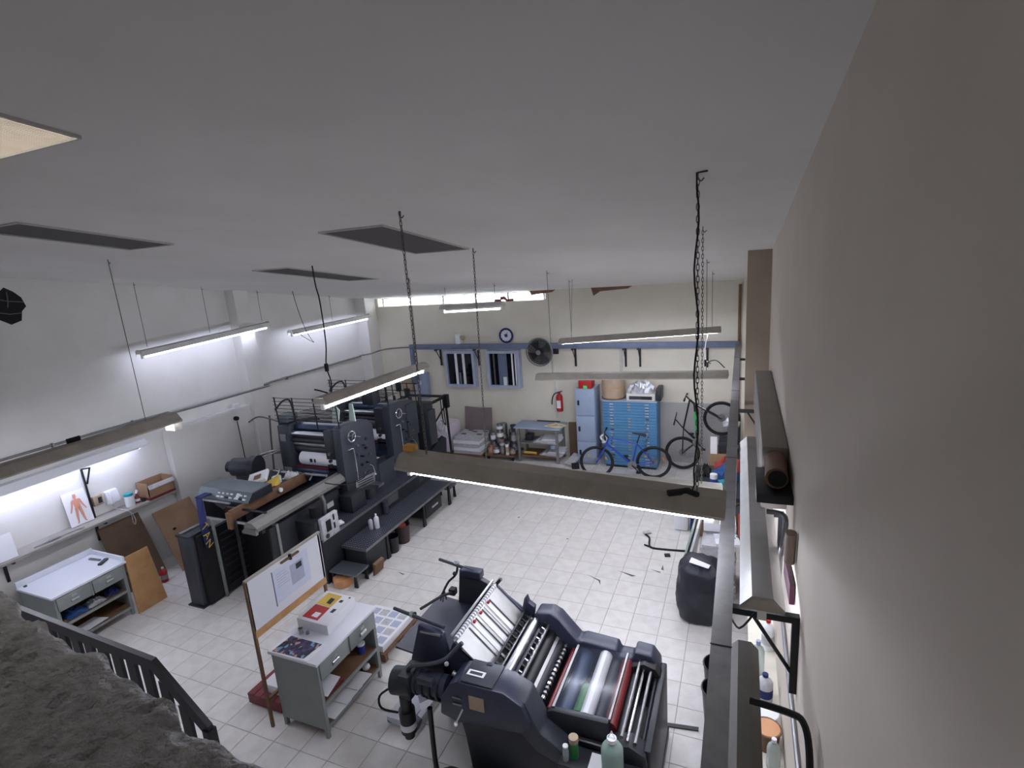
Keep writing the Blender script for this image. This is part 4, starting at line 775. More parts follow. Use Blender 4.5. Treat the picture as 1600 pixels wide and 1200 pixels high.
# feed board with tapes
def fb(u, y, h=0): return (-2.16 + .3 * u + h * .64, y - .02, 1.335 - .28 * u + h * .77)       # u along the sheet travel
part(MB().plate([fb(0, 3.42), fb(1.05, 3.42), fb(1.05, 4.24), fb(0, 4.24)], .012), 'feed_board', 'aluminium', G2, smooth=False)
for y, w, m in ((3.62, .012, 'black_paint'), (3.7, .05, 'paper_white'), (3.755, .012, 'black_paint'), (3.83, .06, 'paper_white'), (3.885, .012, 'black_paint'), (3.93, .014, 'paper_white'), (3.99, .05, 'paper_white'), (4.04, .012, 'black_paint')):
    part(MB().plate([fb(.04, y - w / 2, .014), fb(1.0, y - w / 2, .014), fb(1.0, y + w / 2, .014), fb(.04, y + w / 2, .014)], .004), 'feed_tape', m, G2, smooth=False)
for y in (3.7, 3.83, 3.99): part(MB().obox(fb(.06, y, .03), (.02, .025, .02)), 'tape_clip', 'red', G2)
for k in range(22): part(MB().cyl(fb(-.04, 3.44 + k * .0365, .01), fb(-.04, 3.458 + k * .0365, .01), .022, n=10), 'roller_disc', 'plastic_white', G2)
part(MB().cyl(fb(-.04, 3.4, .01), fb(-.04, 4.27, .01), .01, n=8), 'disc_shaft', 'steel', G2)
part(MB().cyl(fb(-.16, 3.38, .06), fb(-.16, 4.2, .06), .012, n=8), 'shaft', 'steel', G2)
part(MB().plate([(-2.2, 3.4, 1.3), (-1.86, 3.4, 1.04), (-1.95, 3.4, .95), (-2.32, 3.4, .98)], .03), 'board_cheek', 'press_navy', G2); part(MB().plate([(-2.2, 4.28, 1.3), (-1.84, 4.28, 1.06), (-1.9, 4.28, .9), (-2.32, 4.28, .98)], .02), 'board_cheek', 'press_navy', G2)
part(MB().plate([fb(0, 4.24), fb(1.05, 4.24), fb(1.05, 4.262), fb(0, 4.262)], .022), 'board_edge', 'press_navy', G2)
part(MB().cyl(fb(-.03, 4.27, -.02), fb(-.03, 4.27, .09), .016, n=8), 'board_peg', 'black_paint', G2)
# pressing wheels over the right end of the board
for u, h in ((.86, .07), (1.04, .07)): part(MB().cyl(fb(u, 3.4, h), fb(u, 4.22, h), .011, n=10), 'cross_shaft', 'press_dark' if u < 1 else 'steel_dull', G2)
for k, y in enumerate((3.5, 3.6, 3.7, 3.78, 3.86, 3.94, 4.02, 4.1, 4.16)):
    wk = part(MB().cyl(fb(.95, y - .008, .035), fb(.95, y + .008, .035), .024, n=12), 'press_wheel', 'steel_dull' if k % 2 else 'black_paint', G2)
    part(MB().obox(fb(.95, y + .014, .06), (.07, .01, .03), (0, .7, 0)), 'wheel_arm', 'press_dark', wk)
part(MB().prism([(-1.9, 1.12), (-1.86, 1.28), (-1.84, 1.3), (-1.82, 1.24), (-1.76, 1.2), (-1.78, 1.08)], 'y', 4.2, 4.26), 'shaft_bearing', 'press_navy', G2, bevel=.006); part(MB().prism([(-1.9, 1.12), (-1.87, 1.22), (-1.82, 1.22), (-1.76, 1.16), (-1.78, 1.08)], 'y', 3.36, 3.4), 'shaft_bearing', 'press_navy', G2, bevel=.006)
# cylinders between board and ink guard
for x, z, r, m in ((-1.72, 1.12, .04, 'steel'), (-1.66, 1.06, .05, 'press_dark'), (-1.6, 1.1, .018, 'steel_dull'), (-1.58, 1.0, .06, 'black_paint'), (-1.5, .94, .05, 'press_dark'), (-1.36, .9, .022, 'roller_red'), (-1.65, .9, .12, 'press_dark')):
    part(MB().cyl((x, 3.4, z), (x, 4.12, z), r, n=18), 'cylinder', m, G2)
part(MB().plate([(-1.53, 3.4, 1.0), (-1.47, 3.4, .96), (-1.47, 4.12, .96), (-1.53, 4.12, 1.0)], .01), 'deflector', 'aluminium', G2, smooth=False)
for k in range(13): part(MB().cyl((-1.43, 3.44 + k * .052, .94), (-1.43, 3.465 + k * .052, .94), .024, n=10), 'pull_disc', 'steel_dull' if k % 3 else 'chrome', G2)
for k in range(10): part(MB().obox((-1.62, 3.45 + k * .07, 1.13), (.03, .012, .05), (0, .5, 0)), 'gripper', 'black_paint' if k % 2 else 'steel', G2)
part(MB().cyl((-1.43, 3.4, .94), (-1.43, 4.12, .94), .009, n=8), 'disc_shaft', 'steel', G2)
# ink rollers under the clear guard
for x, z, r, m in ((-1.24, .86, .07, 'ink_blue'), (-1.13, .9, .045, 'plastic_green'), (-1.06, .91, .055, 'enamel_white'), (-.98, .84, .06, 'press_dark'), (-.87, .88, .05, 'roller_red'), (-.79, .82, .05, 'black_paint')):
    a, b = (3.42, 3.72) if m == 'plastic_green' else (3.4, 4.12)
    part(MB().cyl((x, a, z), (x, b, z), r, n=24), 'ink_roller', m, G2)
part(MB().plate([(-1.31, 3.4, .95), (-.87, 3.4, .97), (-.87, 4.12, .97), (-1.31, 4.12, .95)], .005), 'clear_guard', 'guard_clear', G2, smooth=False)
part(MB().box(-1.325, -1.305, 3.38, 4.13, .94, .965), 'guard_edge', 'steel_dull', G2, smooth=False); part(MB().box(-.875, -.86, 3.38, 4.13, .95, .98), 'guard_edge', 'steel_dull', G2, smooth=False)
part(MB().prism([(-1.36, .7), (-1.36, .93), (-1.31, .955), (-.87, .97), (-.84, .7)], 'y', 3.345, 3.4), 'ink_end_plate', 'press_dark', G2, bevel=.006)
for x, z, m in ((-.76, .93, 'steel_dull'), (-.72, .9, 'chrome'), (-.66, .9, 'steel_dull'), (-.62, .84, 'press_dark')): part(MB().cyl((x, 3.3, z), (x, 4.14, z), .014, n=10), 'shaft', m, G2)
part(MB().prism([(-.84, .72), (-.84, .9), (-.72, .96), (-.62, .93), (-.58, .86), (-.57, .72)], 'y', 4.05, 4.16), 'end_bracket', 'black_paint', G2, bevel=.008); part(MB().box(-.6, -.55, 3.3, 4.25, .15, .86), 'end_panel', 'press_dark', G2, bevel=.01)
part(MB().prism([(-.84, .74), (-.84, .86), (-.7, .9), (-.58, .84), (-.57, .74)], 'y', 3.26, 3.4), 'end_bracket', 'press_dark', G2, bevel=.008)
lv = part(MB().tube([(-.62, 3.2, .8), (-.57, 3.15, .79), (-.52, 3.12, .78)], .007, 6), 'lever', 'steel', G2); part(MB().ball((-.515, 3.115, .78), .016), 'knob', 'plastic_white', lv)
# side table with ink slide at the near right
part(MB().box(-1.2, -.6, 3.1, 3.32, .7, .745), 'side_table', 'press_dark', G2, bevel=.008); part(MB().box(-1.15, -.66, 3.3, 3.34, .75, .79), 'trough', 'black_paint', G2); part(MB().tube([(-1.1, 3.3, .8), (-.7, 3.3, .8)], .008, 6), 'trough_rod', 'steel', G2)
part(MB().box(-1.0, -.75, 3.09, 3.1, .66, .7), 'scale', 'steel_dull', G2)
# feeder at the left end
part(MB().prism([(-2.52, 1.42), (-2.29, 1.37), (-2.22, 1.0), (-2.3, .86), (-2.68, .92)], 'y', 3.4, 3.45), 'feeder_panel', 'press_navy', G2, bevel=.006); part(MB().box(-2.5, -2.3, 3.385, 3.4, 1.36, 1.38), 'panel_trim', 'steel', G2)
part(MB().prism([(-2.6, 1.4), (-2.38, 1.33), (-2.22, 1.26), (-2.26, .6), (-2.7, .6)], 'y', 4.3, 4.36), 'feeder_panel', 'press_dark', G2, bevel=.006)
part(MB().box(-2.58, -2.36, 4.28, 4.38, 1.33, 1.41), 'feeder_cap', 'press_navy', G2, bevel=.01)
part(MB().plate([(-2.9, 3.53, 1.0), (-2.3, 3.47, 1.0), (-2.3, 4.28, 1.0), (-2.9, 4.36, 1.0)], .02), 'pile_table', 'press_navy', G2, smooth=False)
part(MB().box(-2.72, -2.1, 3.95, 4.3, .12, .9), 'pile_frame', 'black_paint', G2)
for px_, py_ in ((-2.7, 3.48), (-2.1, 3.48)): part(MB().box(px_ - .02, px_ + .02, py_ - .02, py_ + .02, 0 if px_ > -2.5 else .8, .9), 'frame_post', 'black_paint', G2)
part(MB().box(-2.7, -2.05, 3.46, 3.5, .84, .9), 'frame_beam', 'black_paint', G2)
part(MB().prism([(-2.3, .14), (-2.26, .3), (-2.16, .36), (-1.8, .36), (-1.72, .28), (-1.72, .14)], 'y', 2.98, 3.14), 'foot_box', 'press_dark', G2, bevel=.03); part(MB().box(-2.7, -2.2, 3.5, 4.25, .9, .98), 'paper_pile', 'paper_grey', G2)
for y0, x0, x1, z in ((3.56, -2.88, -2.3, 1.4), (4.42, -2.9, -2.45, 1.4)):
    part(MB().cyl((x0, y0, z), (x1, y0 - .1, z - .0), .016, n=10), 'support_bar', 'press_grey', G2)
    part(MB().cyl((x0 + .2, y0 - .02, z), (x0 + .235, y0 - .03, z), .03, n=12), 'clamp', 'steel', G2)
part(MB().tube([(-2.67, 4.4, 1.4), (-2.68, 4.36, 1.3), (-2.74, 4.3, 1.24), (-2.78, 4.26, 1.16)], .013, 6), 'sucker_arm', 'black_paint', G2)
for dx, dy in ((-.05, .0), (-.02, -.04), (.015, -.05), (.03, .0)): part(MB().tube([(-2.78, 4.26, 1.17), (-2.78 + dx, 4.24 + dy, 1.07)], .007, 5), 'claw', 'black_paint', G2)
part(MB().ball((-2.69, 4.35, 1.31), .022), 'knob', 'press_dark', G2)
part(MB().tube([(-2.62, 3.6, 1.42), (-2.55, 3.85, 1.4), (-2.48, 3.98, 1.38)], .014, 6), 'sucker_arm', 'black_paint', G2); part(MB().obox((-2.5, 3.98, 1.38), (.06, .06, .06)), 'sucker_head', 'black_paint', G2)
# pump and hose at the near left
pu = part(MB().cyl((-2.5, 3.25, .99), (-2.2, 3.27, .99), .095, n=20), 'pump', 'press_navy', G2)
part(MB().cyl((-2.7, 3.22, .97), (-2.52, 3.24, .98), .115, n=20).box(-2.6, -2.5, 3.14, 3.34, .88, 1.1), 'pump_head', 'press_dark', pu); part(MB().cyl((-2.6, 3.2, .5), (-2.6, 3.2, .72), .07, n=18), 'oil_cup', 'black_paint', pu); part(MB().cyl((-2.6, 3.2, .54), (-2.6, 3.2, .6), .072, n=18), 'cup_band', 'plastic_white', pu); part(MB().cyl((-2.6, 3.2, .44), (-2.6, 3.2, .5), .045, n=14), 'cup_foot', 'black_paint', pu); part(MB().cyl((-2.6, 3.2, .72), (-2.6, 3.2, .86), .05, n=14), 'cup_neck', 'press_dark', pu)
for k in range(3): part(MB().box(-2.712, -2.7, 3.18, 3.26, .9 + k * .06, .915 + k * .06), 'vent', 'steel_dull', pu)
part(MB().tube([(-2.55, 3.22, 1.1), (-2.5, 3.22, 1.16), (-2.36, 3.27, 1.17), (-2.24, 3.33, 1.2), (-2.14, 3.38, 1.3), (-2.1, 3.4, 1.34)], .02, 8), 'air_hose', 'press_grey', G2)
for k in range(4): part(MB().cyl((-2.47 + k * .07, 3.25, .99), (-2.455 + k * .07, 3.25, .99), .104, n=20), 'cooling_rib', 'press_dark', pu)
part(MB().box(-2.42, -2.28, 3.15, 3.2, 1.06, 1.12), 'terminal_box', 'press_grey', pu, bevel=.008)
part(MB().tube([(-2.72, 3.18, .92), (-2.82, 3.14, .84), (-2.8, 3.12, .74), (-2.66, 3.16, .7)], .01, 6), 'air_hose', 'black_matte', G2)
part(MB().tube([(-2.36, 3.2, .8), (-2.36, 3.2, .1), (-2.2, 3.15, .06), (-2.0, 3.15, .06)], .022, 8), 'stand_pipe', 'black_paint', G2); part(MB().tube([(-2.45, 3.3, .8), (-2.12, 3.3, .8)], .018, 8), 'stand_arm', 'black_paint', G2)
part(MB().ball((-2.25, 3.36, 1.13), .02), 'knob', 'plastic_white', G2); part(MB().cyl((-2.2, 3.36, 1.05), (-2.12, 3.36, 1.02), .03, n=10), 'dial', 'steel_dull', G2)
# bottles on the side table
t = bottle((-.8, 3.165, .745), .08, .3, 'liquid_green', 'plastic_white', 'big translucent jug of pale green liquid on the foreground machine', neck=.35, name='jug', cat='jug')
part(MB().tube([(-.83, 3.165, 1.03), (-.8, 3.165, 1.1), (-.77, 3.165, 1.03)], .005, 5), 'carry_loop', 'plastic_white', t)
t = thing('green_bottle', 'green bottle with wide tan cap on the foreground machine', 'bottle', (-1.1, 3.2, .745)); part(MB().cyl((-1.1, 3.2, .745), (-1.1, 3.2, .88), .034, n=16), 'bottle_body', 'plastic_green', t); part(MB().cyl((-1.1, 3.2, .88), (-1.1, 3.2, .92), .037, n=16), 'cap', 'drum_tan', t)
bottle((-1.15, 3.15, .745), .024, .13, 'plastic_clear', 'plastic_white', 'tiny clear bottle with white cap beside the green bottle', neck=.7)
solo(MB().box(-.98, -.87, 3.12, 3.27, .746, .75), 'note_paper', 'paper_white', 'white note paper lying beside the green jug', 'paper', smooth=False)
# ================================================================== CENTRAL DRAWER CABINET WITH BOARD
def drawer_cabinet(loc, x0, x1, y0, y1, h, label, items):
    t = thing('drawer_cabinet', label, 'cabinet', loc, 'grey drawer cabinets')
    part(MB().box(x0 - .02, x1 + .025, y0 - .025, y1 + .025, h - .03, h), 'worktop', 'laminate_white', t, bevel=.004)
    part(MB().box(x0, x1, y0, y0 + .02, .1, h - .03), 'side_panel', 'cabinet_grey', t); part(MB().box(x0, x1, y1 - .02, y1, .1, h - .03), 'side_panel', 'cabinet_grey', t); part(MB().box(x0, x0 + .015, y0 + .02, y1 - .02, .1, h - .03), 'back_panel', 'cabinet_grey', t)
    for z in (.12, .36): part(MB().box(x0 + .015, x1 - .015, y0 + .02, y1 - .02, z, z + .02), 'shelf', 'wood_brown', t)
    part(MB().box(x0 + .015, x1, (y0 + y1) / 2 - .01, (y0 + y1) / 2 + .01, h - .24, h - .03), 'divider', 'cabinet_grey', t)
    for a, b in ((y0 + .02, (y0 + y1) / 2 - .01), ((y0 + y1) / 2 + .01, y1 - .02)):
        d = part(MB().box(x1 - .3, x1 + .012, a + .006, b - .006, h - .225, h - .045), 'drawer', 'cabinet_grey', t, bevel=.004)
        m_ = (a + b) / 2; part(MB().cyl((x1 + .012, m_ - .045, h - .15), (x1 + .012, m_ + .045, h - .15), .022, n=12), 'cup_handle', 'steel', d); part(MB().box(x1 + .012, x1 + .016, m_ - .03, m_ + .03, h - .11, h - .08), 'label_holder', 'steel', d)
    for x in (x0 + .02, x1 - .02):
        for y in (y0 + .02, y1 - .02): part(MB().box(x - .018, x + .018, y - .018, y + .018, 0, h - .03), 'leg', 'cabinet_grey', t)
    part(MB().box(x1 - .015, x1, y0 + .03, y1 - .03, .1, .13).box(x1 - .015, x1, y0 + .03, y1 - .03, .35, .385), 'shelf_edge', 'cabinet_grey', t, smooth=False)
    return t
CZ = .87
cab = drawer_cabinet((-3.9, 3.7, 0), -4.2, -3.63, 3.26, 4.14, CZ, 'grey drawer cabinet with white top in front of the whiteboard', None)
t = thing('display_board', 'white display board on legs behind the drawer cabinet', 'board', (-4.3, 3.7, 0))
bx = -4.28
part(MB().box(bx - .02, bx, 3.2, 4.19, 1.1, 1.63), 'board', 'laminate_white', t, smooth=False); part(MB().box(bx - .022, bx + .002, 3.2, 4.19, 1.02, 1.1), 'lower_rail', 'wood_tan', t); part(MB().box(bx - .024, bx + .006, 3.19, 4.2, 1.63, 1.65), 'top_rail', 'hood_brown', t)
for y in (3.2, 4.17): part(MB().box(bx - .03, bx, y - .012, y + .012, 0, 1.64), 'leg', 'wood_brown', t)
part(MB().box(bx - .03, bx, 3.2, 4.17, .3, .33), 'cross_rail', 'wood_brown', t)
sh_ = part(MB().box(bx, bx + .003, 3.5, 3.98, 1.2, 1.56), 'pinned_sheet', 'print_sheet', t, smooth=False); part(MB().box(bx + .003, bx + .004, 3.72, 3.9, 1.28, 1.5), 'printed_block', 'window_frame', sh_, smooth=False); part(MB().box(bx + .004, bx + .005, 3.8, 3.88, 1.42, 1.48), 'printed_picture', 'press_dark', sh_, smooth=False)
ln = MB()
for k in range(6): ln.box(bx + .003, bx + .0035, 3.54, 3.54 + .12 + .02 * (k % 3), 1.5 - k * .028, 1.506 - k * .028)
part(ln, 'printed_lines', 'window_frame', sh_, smooth=False); part(MB().box(bx, bx + .004, 3.49, 3.5, 1.18, 1.56), 'sheet_edge', 'rail_blue', t)
part(MB().box(bx, bx + .02, 3.62, 3.86, 1.585, 1.605), 'clip_bar', 'wood_brown', t); part(MB().obox((bx + .015, 3.74, 1.6), (.03, .02, .06), (0, 0, .3)), 'clip', 'black_paint', t)
t = thing('paper_stack', 'thick white ream of printed covers on the drawer cabinet', 'paper stack', (-3.9, 3.75, CZ))
part(MB().prism([(-4.19, 3.62), (-3.78, 3.61), (-3.83, 4.1), (-4.22, 4.11)], 'z', CZ, CZ + .11), 'ream', 'paper_white', t, bevel=.004)
part(MB().prism([(-4.15, 3.66), (-3.94, 3.65), (-3.96, 3.86), (-4.16, 3.87)], 'z', CZ + .11, CZ + .112), 'red_print', 'red', t, smooth=False); part(MB().prism([(-4.16, 3.88), (-3.96, 3.87), (-3.97, 4.07), (-4.17, 4.08)], 'z', CZ + .11, CZ + .112), 'yellow_print', 'yellow', t, smooth=False)
part(MB().prism([(-4.06, 3.69), (-3.98, 3.685), (-3.985, 3.76), (-4.06, 3.76)], 'z', CZ + .112, CZ + .113), 'red_print_mark', 'paper_white', t, smooth=False); part(MB().prism([(-4.06, 3.92), (-4.0, 3.91), (-4.01, 4.0), (-4.07, 4.01)], 'z', CZ + .112, CZ + .113), 'black_print_mark', 'press_dark', t, smooth=False)
for q in ((-3.94, -3.9, 3.97, 4.01), (-3.91, -3.87, 3.8, 3.86), (-3.88, -3.86, 4.06, 4.08)): part(MB().box(*q, CZ + .11, CZ + .112), 'black_print_mark', 'press_dark', t, smooth=False)
t = thing('photo_print', 'dark photographic print with white border on the drawer cabinet', 'print', (-3.95, 3.37, CZ)); part(MB().prism([(-4.2, 3.235), (-3.72, 3.245), (-3.72, 3.5), (-4.18, 3.5)], 'z', CZ, CZ + .004), 'sheet', 'paper_white', t, smooth=False); part(MB().prism([(-4.17, 3.25), (-3.78, 3.26), (-3.75, 3.48), (-4.15, 3.485)], 'z', CZ + .004, CZ + .006), 'photograph', 'print_photo', t, smooth=False)
t = thing('loupe', 'small chrome magnifying loupe on the drawer cabinet', 'loupe', (-4.07, 3.57, CZ)); part(MB().cyl((-4.08, 3.55, CZ), (-4.08, 3.55, CZ + .02), .025, n=16).cyl((-4.08, 3.55, CZ + .02), (-4.08, 3.55, CZ + .045), .018, n=16).cyl((-4.08, 3.55, CZ + .045), (-4.08, 3.55, CZ + .06), .026, n=16), 'body', 'steel', t); part(MB().cyl((-4.08, 3.55, CZ + .06), (-4.08, 3.55, CZ + .062), .02, n=16), 'lens', 'dark_glass', t)
solo(MB().cyl((-4.01, 3.565, CZ), (-4.01, 3.565, CZ + .03), .018, n=12), 'ink_cup', 'steel_dull', 'tiny metal cup beside the loupe', 'cup', bevel=.003); solo(MB().cyl((-4.16, 3.6, CZ), (-4.16, 3.6, CZ + .012), .012, n=10), 'push_button', 'black_paint', 'little black button on the drawer cabinet top', 'button')
# things on the cabinet shelves
solo(MB().box(-3.98, -3.66, 3.32, 3.6, .381, .43), 'red_folder', 'red_dark', 'red folder on the middle shelf of the drawer cabinet', 'folder', bevel=.004)
solo(MB().plate([(-3.95, 3.3, .47), (-3.62, 3.32, .44), (-3.62, 3.52, .5), (-3.95, 3.5, .52)], .008), 'loose_sheet', 'paper_white', 'white sheet sticking out above the red folder', 'paper', smooth=False)
for k, (a, b) in enumerate(((3.34, 3.62), (3.52, 3.8), (3.7, 3.96))): solo(MB().plate([(-4.0, a, .143 + .012 * k), (-3.62, a + .02, .142 + .012 * k), (-3.62, b, .145 + .012 * k), (-4.0, b - .03, .146 + .012 * k)], .01), 'loose_sheet', 'paper_white', ('white sheet lying lowest on the cabinet bottom shelf', 'white sheet in the middle of the cabinet bottom shelf', 'white sheet at the far end of the cabinet bottom shelf')[k], 'paper', smooth=False)
t = thing('tape_cup', 'blue and white cup on the middle shelf of the cabinet', 'cup', (-3.75, 4.0, .38)); part(MB().lathe((-3.75, 4.0, .38), [(.04, 0), (.045, .1)], 14), 'cup', 'plastic_blue', t); part(MB().cyl((-3.75, 4.0, .48), (-3.75, 4.0, .5), .046, n=14), 'lid', 'plastic_white', t)
solo(MB().ball((-3.74, 4.02, .185), .045, sz=.9), 'white_bowl', 'plastic_white', 'white round pot on the cabinet bottom shelf', 'pot')
# pallets beside the cabinet
def pallet(label, x0, x1, y0, y1, h, m, name='pallet'):
    t = thing(name, label, 'pallet', ((x0 + x1) / 2, (y0 + y1) / 2, 0))
    n = 5; w = (x1 - x0) / n
    for k in range(n): part(MB().box(x0 + k * w + .004, x0 + (k + 1) * w - .004, y0, y1, h - .022, h), 'deck_board', m, t)
    for y in (y0 + .03, (y0 + y1) / 2, y1 - .03): part(MB().box(x0, x1, y - .025, y + .025, .02, h - .022), 'bearer', m, t)
    return t
pallet('low wooden board trolley behind the cabinet with printed sheets', -4.34, -3.7, 4.3, 5.02, .12, 'wood_brown')
for k in range(1):
    t = thing('sheet_stack', 'stack of proof sheets with grey picture grid on a low pallet', 'paper stack', (-4.0, 4.65, .12)); part(MB().box(-4.32, -3.74, 4.33, 4.98, .12, .2), 'ream', 'paper_white', t, bevel=.003)
    for i in range(4):
        for j in range(4): part(MB().box(-4.29 + i * .135, -4.18 + i * .135, 4.37 + j * .15, 4.48 + j * .15, .2, .2015), 'printed_picture', 'window_frame' if (i + j) % 2 else 'paper_grey', t, smooth=False)
pallet('dark red low pallet at the foot of the whiteboard', -4.78, -4.32, 3.34, 3.86, .14, 'red_dark')
solo(MB().box(-4.62, -4.36, 3.42, 3.72, .14, .24), 'paper_ream', 'paper_white', 'white ream of paper on the dark red pallet', 'paper stack', bevel=.004)
solo(MB().box(-3.2, -2.85, 3.62, 4.2, 0.0, .07), 'paper_ream', 'print_grey', 'low stack of proofs on the floor beside the foreground machine', 'paper stack', bevel=.003)
# ================================================================== LEFT BENCH
lb = drawer_cabinet((-8.1, 3.6, 0), -8.46, -7.74, 3.2, 4.05, .8, 'grey drawer bench with white lipped top below the wall shelf', None)
part(MB().box(-8.48, -8.46, 3.18, 4.08, .8, .88).box(-8.48, -7.75, 4.06, 4.08, .8, .86), 'lip', 'laminate_white', lb, smooth=False)
solo(MB().obox((-8.0, 3.95, .815), (.05, .16, .03), (0, 0, .5)), 'stapler', 'press_grey', 'grey stapler on the left bench', 'stapler', bevel=.006); solo(MB().obox((-8.2, 3.96, .81), (.2, .03, .02), (0, 0, .1)), 'hand_tool', 'steel_dull', 'thin steel tool beside the stapler', 'tool'); solo(MB().box(-8.42, -8.39, 3.23, 3.26, .8, .815), 'small_clip', 'black_paint', 'tiny black clip at the corner of the left bench', 'clip')
crumple('rag', 'cloth_blue', 'blue cloth on the shelf of the left bench', (-7.92, 3.45, .38), .12, .12, .07, 8); crumple('rag', 'cloth_navy', 'dark blue bag on the shelf of the left bench', (-7.92, 3.9, .38), .1, .08, .1, 9); crumple('rag', 'paper_grey', 'grey crumpled paper on the shelf of the left bench', (-7.9, 3.68, .38), .1, .1, .06, 10, cat='paper')
solo(MB().plate([(-7.95, 3.3, .15), (-7.74, 3.34, .145), (-7.74, 3.72, .16), (-7.95, 3.66, .16)], .008), 'loose_sheet', 'paper_white', 'long white sheet on the lowest shelf of the left bench', 'paper', smooth=False)
solo(MB().plate([(-7.68, 4.05, 0), (-7.68, 4.46, 0), (-7.8, 4.42, .82), (-7.8, 4.1, .82)], .02), 'plywood_board', 'wood_tan', 'tan plywood board leaning against the end of the left bench', 'board', smooth=False)
solo(MB().plate([(-8.36, 4.3, 0), (-8.36, 4.95, 0), (-8.76, 4.95, .98), (-8.76, 4.35, .98)], .015), 'cardboard_sheet', 'cardboard_dark', 'dark cardboard sheet leaning on the wall behind the bench', 'cardboard', smooth=False)
cs = solo(MB().plate([(-8.12, 5.04, 0), (-8.2, 5.75, 0), (-8.62, 5.72, .92), (-8.6, 5.06, .92)], .015), 'cardboard_sheet', 'cardboard', 'brown cardboard sheet leaning on the wall beside the press', 'cardboard', smooth=False)
part(MB().cyl((-8.36, 5.2, .62), (-8.33, 5.2, .63), .02, n=10).cyl((-8.18, 5.3, .1), (-8.15, 5.3, .12), .02, n=10), 'hand_hole', 'black_matte', cs)
solo(MB().box(-8.44, -7.78, 4.1, 4.14, .55, .6), 'wood_offcut', 'wood_brown', 'dark offcut behind the plywood board', 'board')
t = bottle((-8.12, 4.75, 0), .05, .24, 'red', 'plastic_white', 'red and clear bottle on the floor beside the cardboard', lab='plastic_clear')
solo(MB().lathe((-8.42, 2.98, 0), [(.15, 0), (.18, .05), (.17, .3), (.12, .42)], 14), 'green_bag', 'foam_green', 'grey green bag on the floor at the end of the left bench', 'bag')
# ================================================================== ALONG THE BACK WALL
t = thing('flat_file_cabinet', 'blue flat file cabinet with many thin drawers behind the bicycle', 'cabinet', (-2.1, 10.95, 0))
x0, x1, y0, y1 = -2.66, -1.55, 10.8, 11.3
part(MB().box(x0, x1, y0 + .02, y1, .04, 1.44), 'body', 'cabinet_blue', t, bevel=.006); part(MB().box(x0 + .03, x1 - .03, y0 + .03, y1 - .02, 0, .04), 'plinth', 'black_paint', t); part(MB().box(x0 - .01, x1 + .01, y0 - .0, y1, 1.44, 1.47), 'top', 'locker_grey', t, bevel=.004)
nd = 22; dh = 1.36 / nd
dm = MB().box(x0 + .025, x1 - .025, y0, y0 + .022, -dh / 2 + .003, dh / 2 - .003).mesh('drawer', 'cabinet_blue', ((x0 + x1) / 2, y0, 0), smooth=False)
hm = MB().box(-.04, .04, -.016, 0, -.01, .01).prism([(-.016, .01), (0, .016), (0, .01)], 'x', -.04, .04).mesh('handle', 'chrome', smooth=False); lm = MB().box(-.03, .03, -.003, 0, -.012, .012).mesh('label_holder', 'drum_tan', smooth=False)
for k in range(nd):
    d = bpy.data.objects.new('drawer', dm); COL.objects.link(d); d.parent = t; zc = .07 + dh * (k + .5); d.location = ((x0 + x1) / 2 + 2.1, y0 - 10.95, zc)
    for dx in (-.36, .36):
        h_ = bpy.data.objects.new('handle', hm); COL.objects.link(h_); h_.parent = d; h_.location = (dx, 0, 0)
    if k not in (4, 12, 17, 18):
        l_ = bpy.data.objects.new('label_holder', lm); COL.objects.link(l_); l_.parent = d; l_.location = (0, 0, 0)
t = thing('locker', 'tall pale blue three door locker next to the flat files', 'locker', (-3.03, 11, 0))
part(MB().box(-3.25, -2.83, 10.82, 11.3, .02, 1.7), 'body', 'locker_grey', t, bevel=.006)
for a, b in ((.06, .52), (.54, 1.1), (1.12, 1.68)):
    d = part(MB().box(-3.235, -2.845, 10.8, 10.822, a, b), 'door', 'locker_grey', t, bevel=.004); part(MB().box(-3.2, -3.155, 10.785, 10.8, (a + b) / 2 - .06, (a + b) / 2 + .05), 'lock', 'black_paint', d, bevel=.008)
t = thing('red_case', 'red case with a small green tag on top of the locker', 'case', (-3.02, 10.95, 1.7)); part(MB().box(-3.17, -2.88, 10.82, 11.1, 1.7, 1.88), 'case', 'red', t, bevel=.015); part(MB().box(-3.06, -2.98, 10.812, 10.82, 1.71, 1.77), 'tag', 'green_led', t)
t = thing('cable_drum', 'round tan cardboard drum on the flat file cabinet', 'drum', (-2.47, 11.05, 1.47)); part(MB().cyl((-2.47, 11.05, 1.49), (-2.47, 11.05, 1.9), .24, n=28), 'drum', 'drum_tan', t); part(MB().cyl((-2.47, 11.05, 1.47), (-2.47, 11.05, 1.5), .25, n=28), 'base_rim', 'wood_brown', t); part(MB().cyl((-2.47, 11.05, 1.7), (-2.47, 11.05, 1.725), .245, n=28), 'band', 'wood_tan', t)
t = thing('office_printer', 'low white printer with dark front on the flat file cabinet', 'printer', (-1.87, 11.0, 1.47)); part(MB().box(-2.16, -1.58, 10.82, 11.2, 1.47, 1.62), 'body', 'hood_white', t, bevel=.012); part(MB().box(-2.1, -1.64, 10.812, 10.82, 1.5, 1.57), 'front_slot', 'press_grey', t); part(MB().box(-1.85, -1.66, 10.806, 10.812, 1.52, 1.56), 'control_panel', 'black_paint', t)
crumple('plastic_bundle', 'foil_silver', 'bundle of silvery white plastic on top of the printer', (-1.89, 11.0, 1.622), .24, .15, .26, 12, cat='plastic bag', n=14)
solo(MB().box(-1.57, -1.47, 10.85, 11.25, 1.47, 1.72), 'dark_carton', 'press_dark', 'dark upright box beside the printer', 'box', bevel=.01)
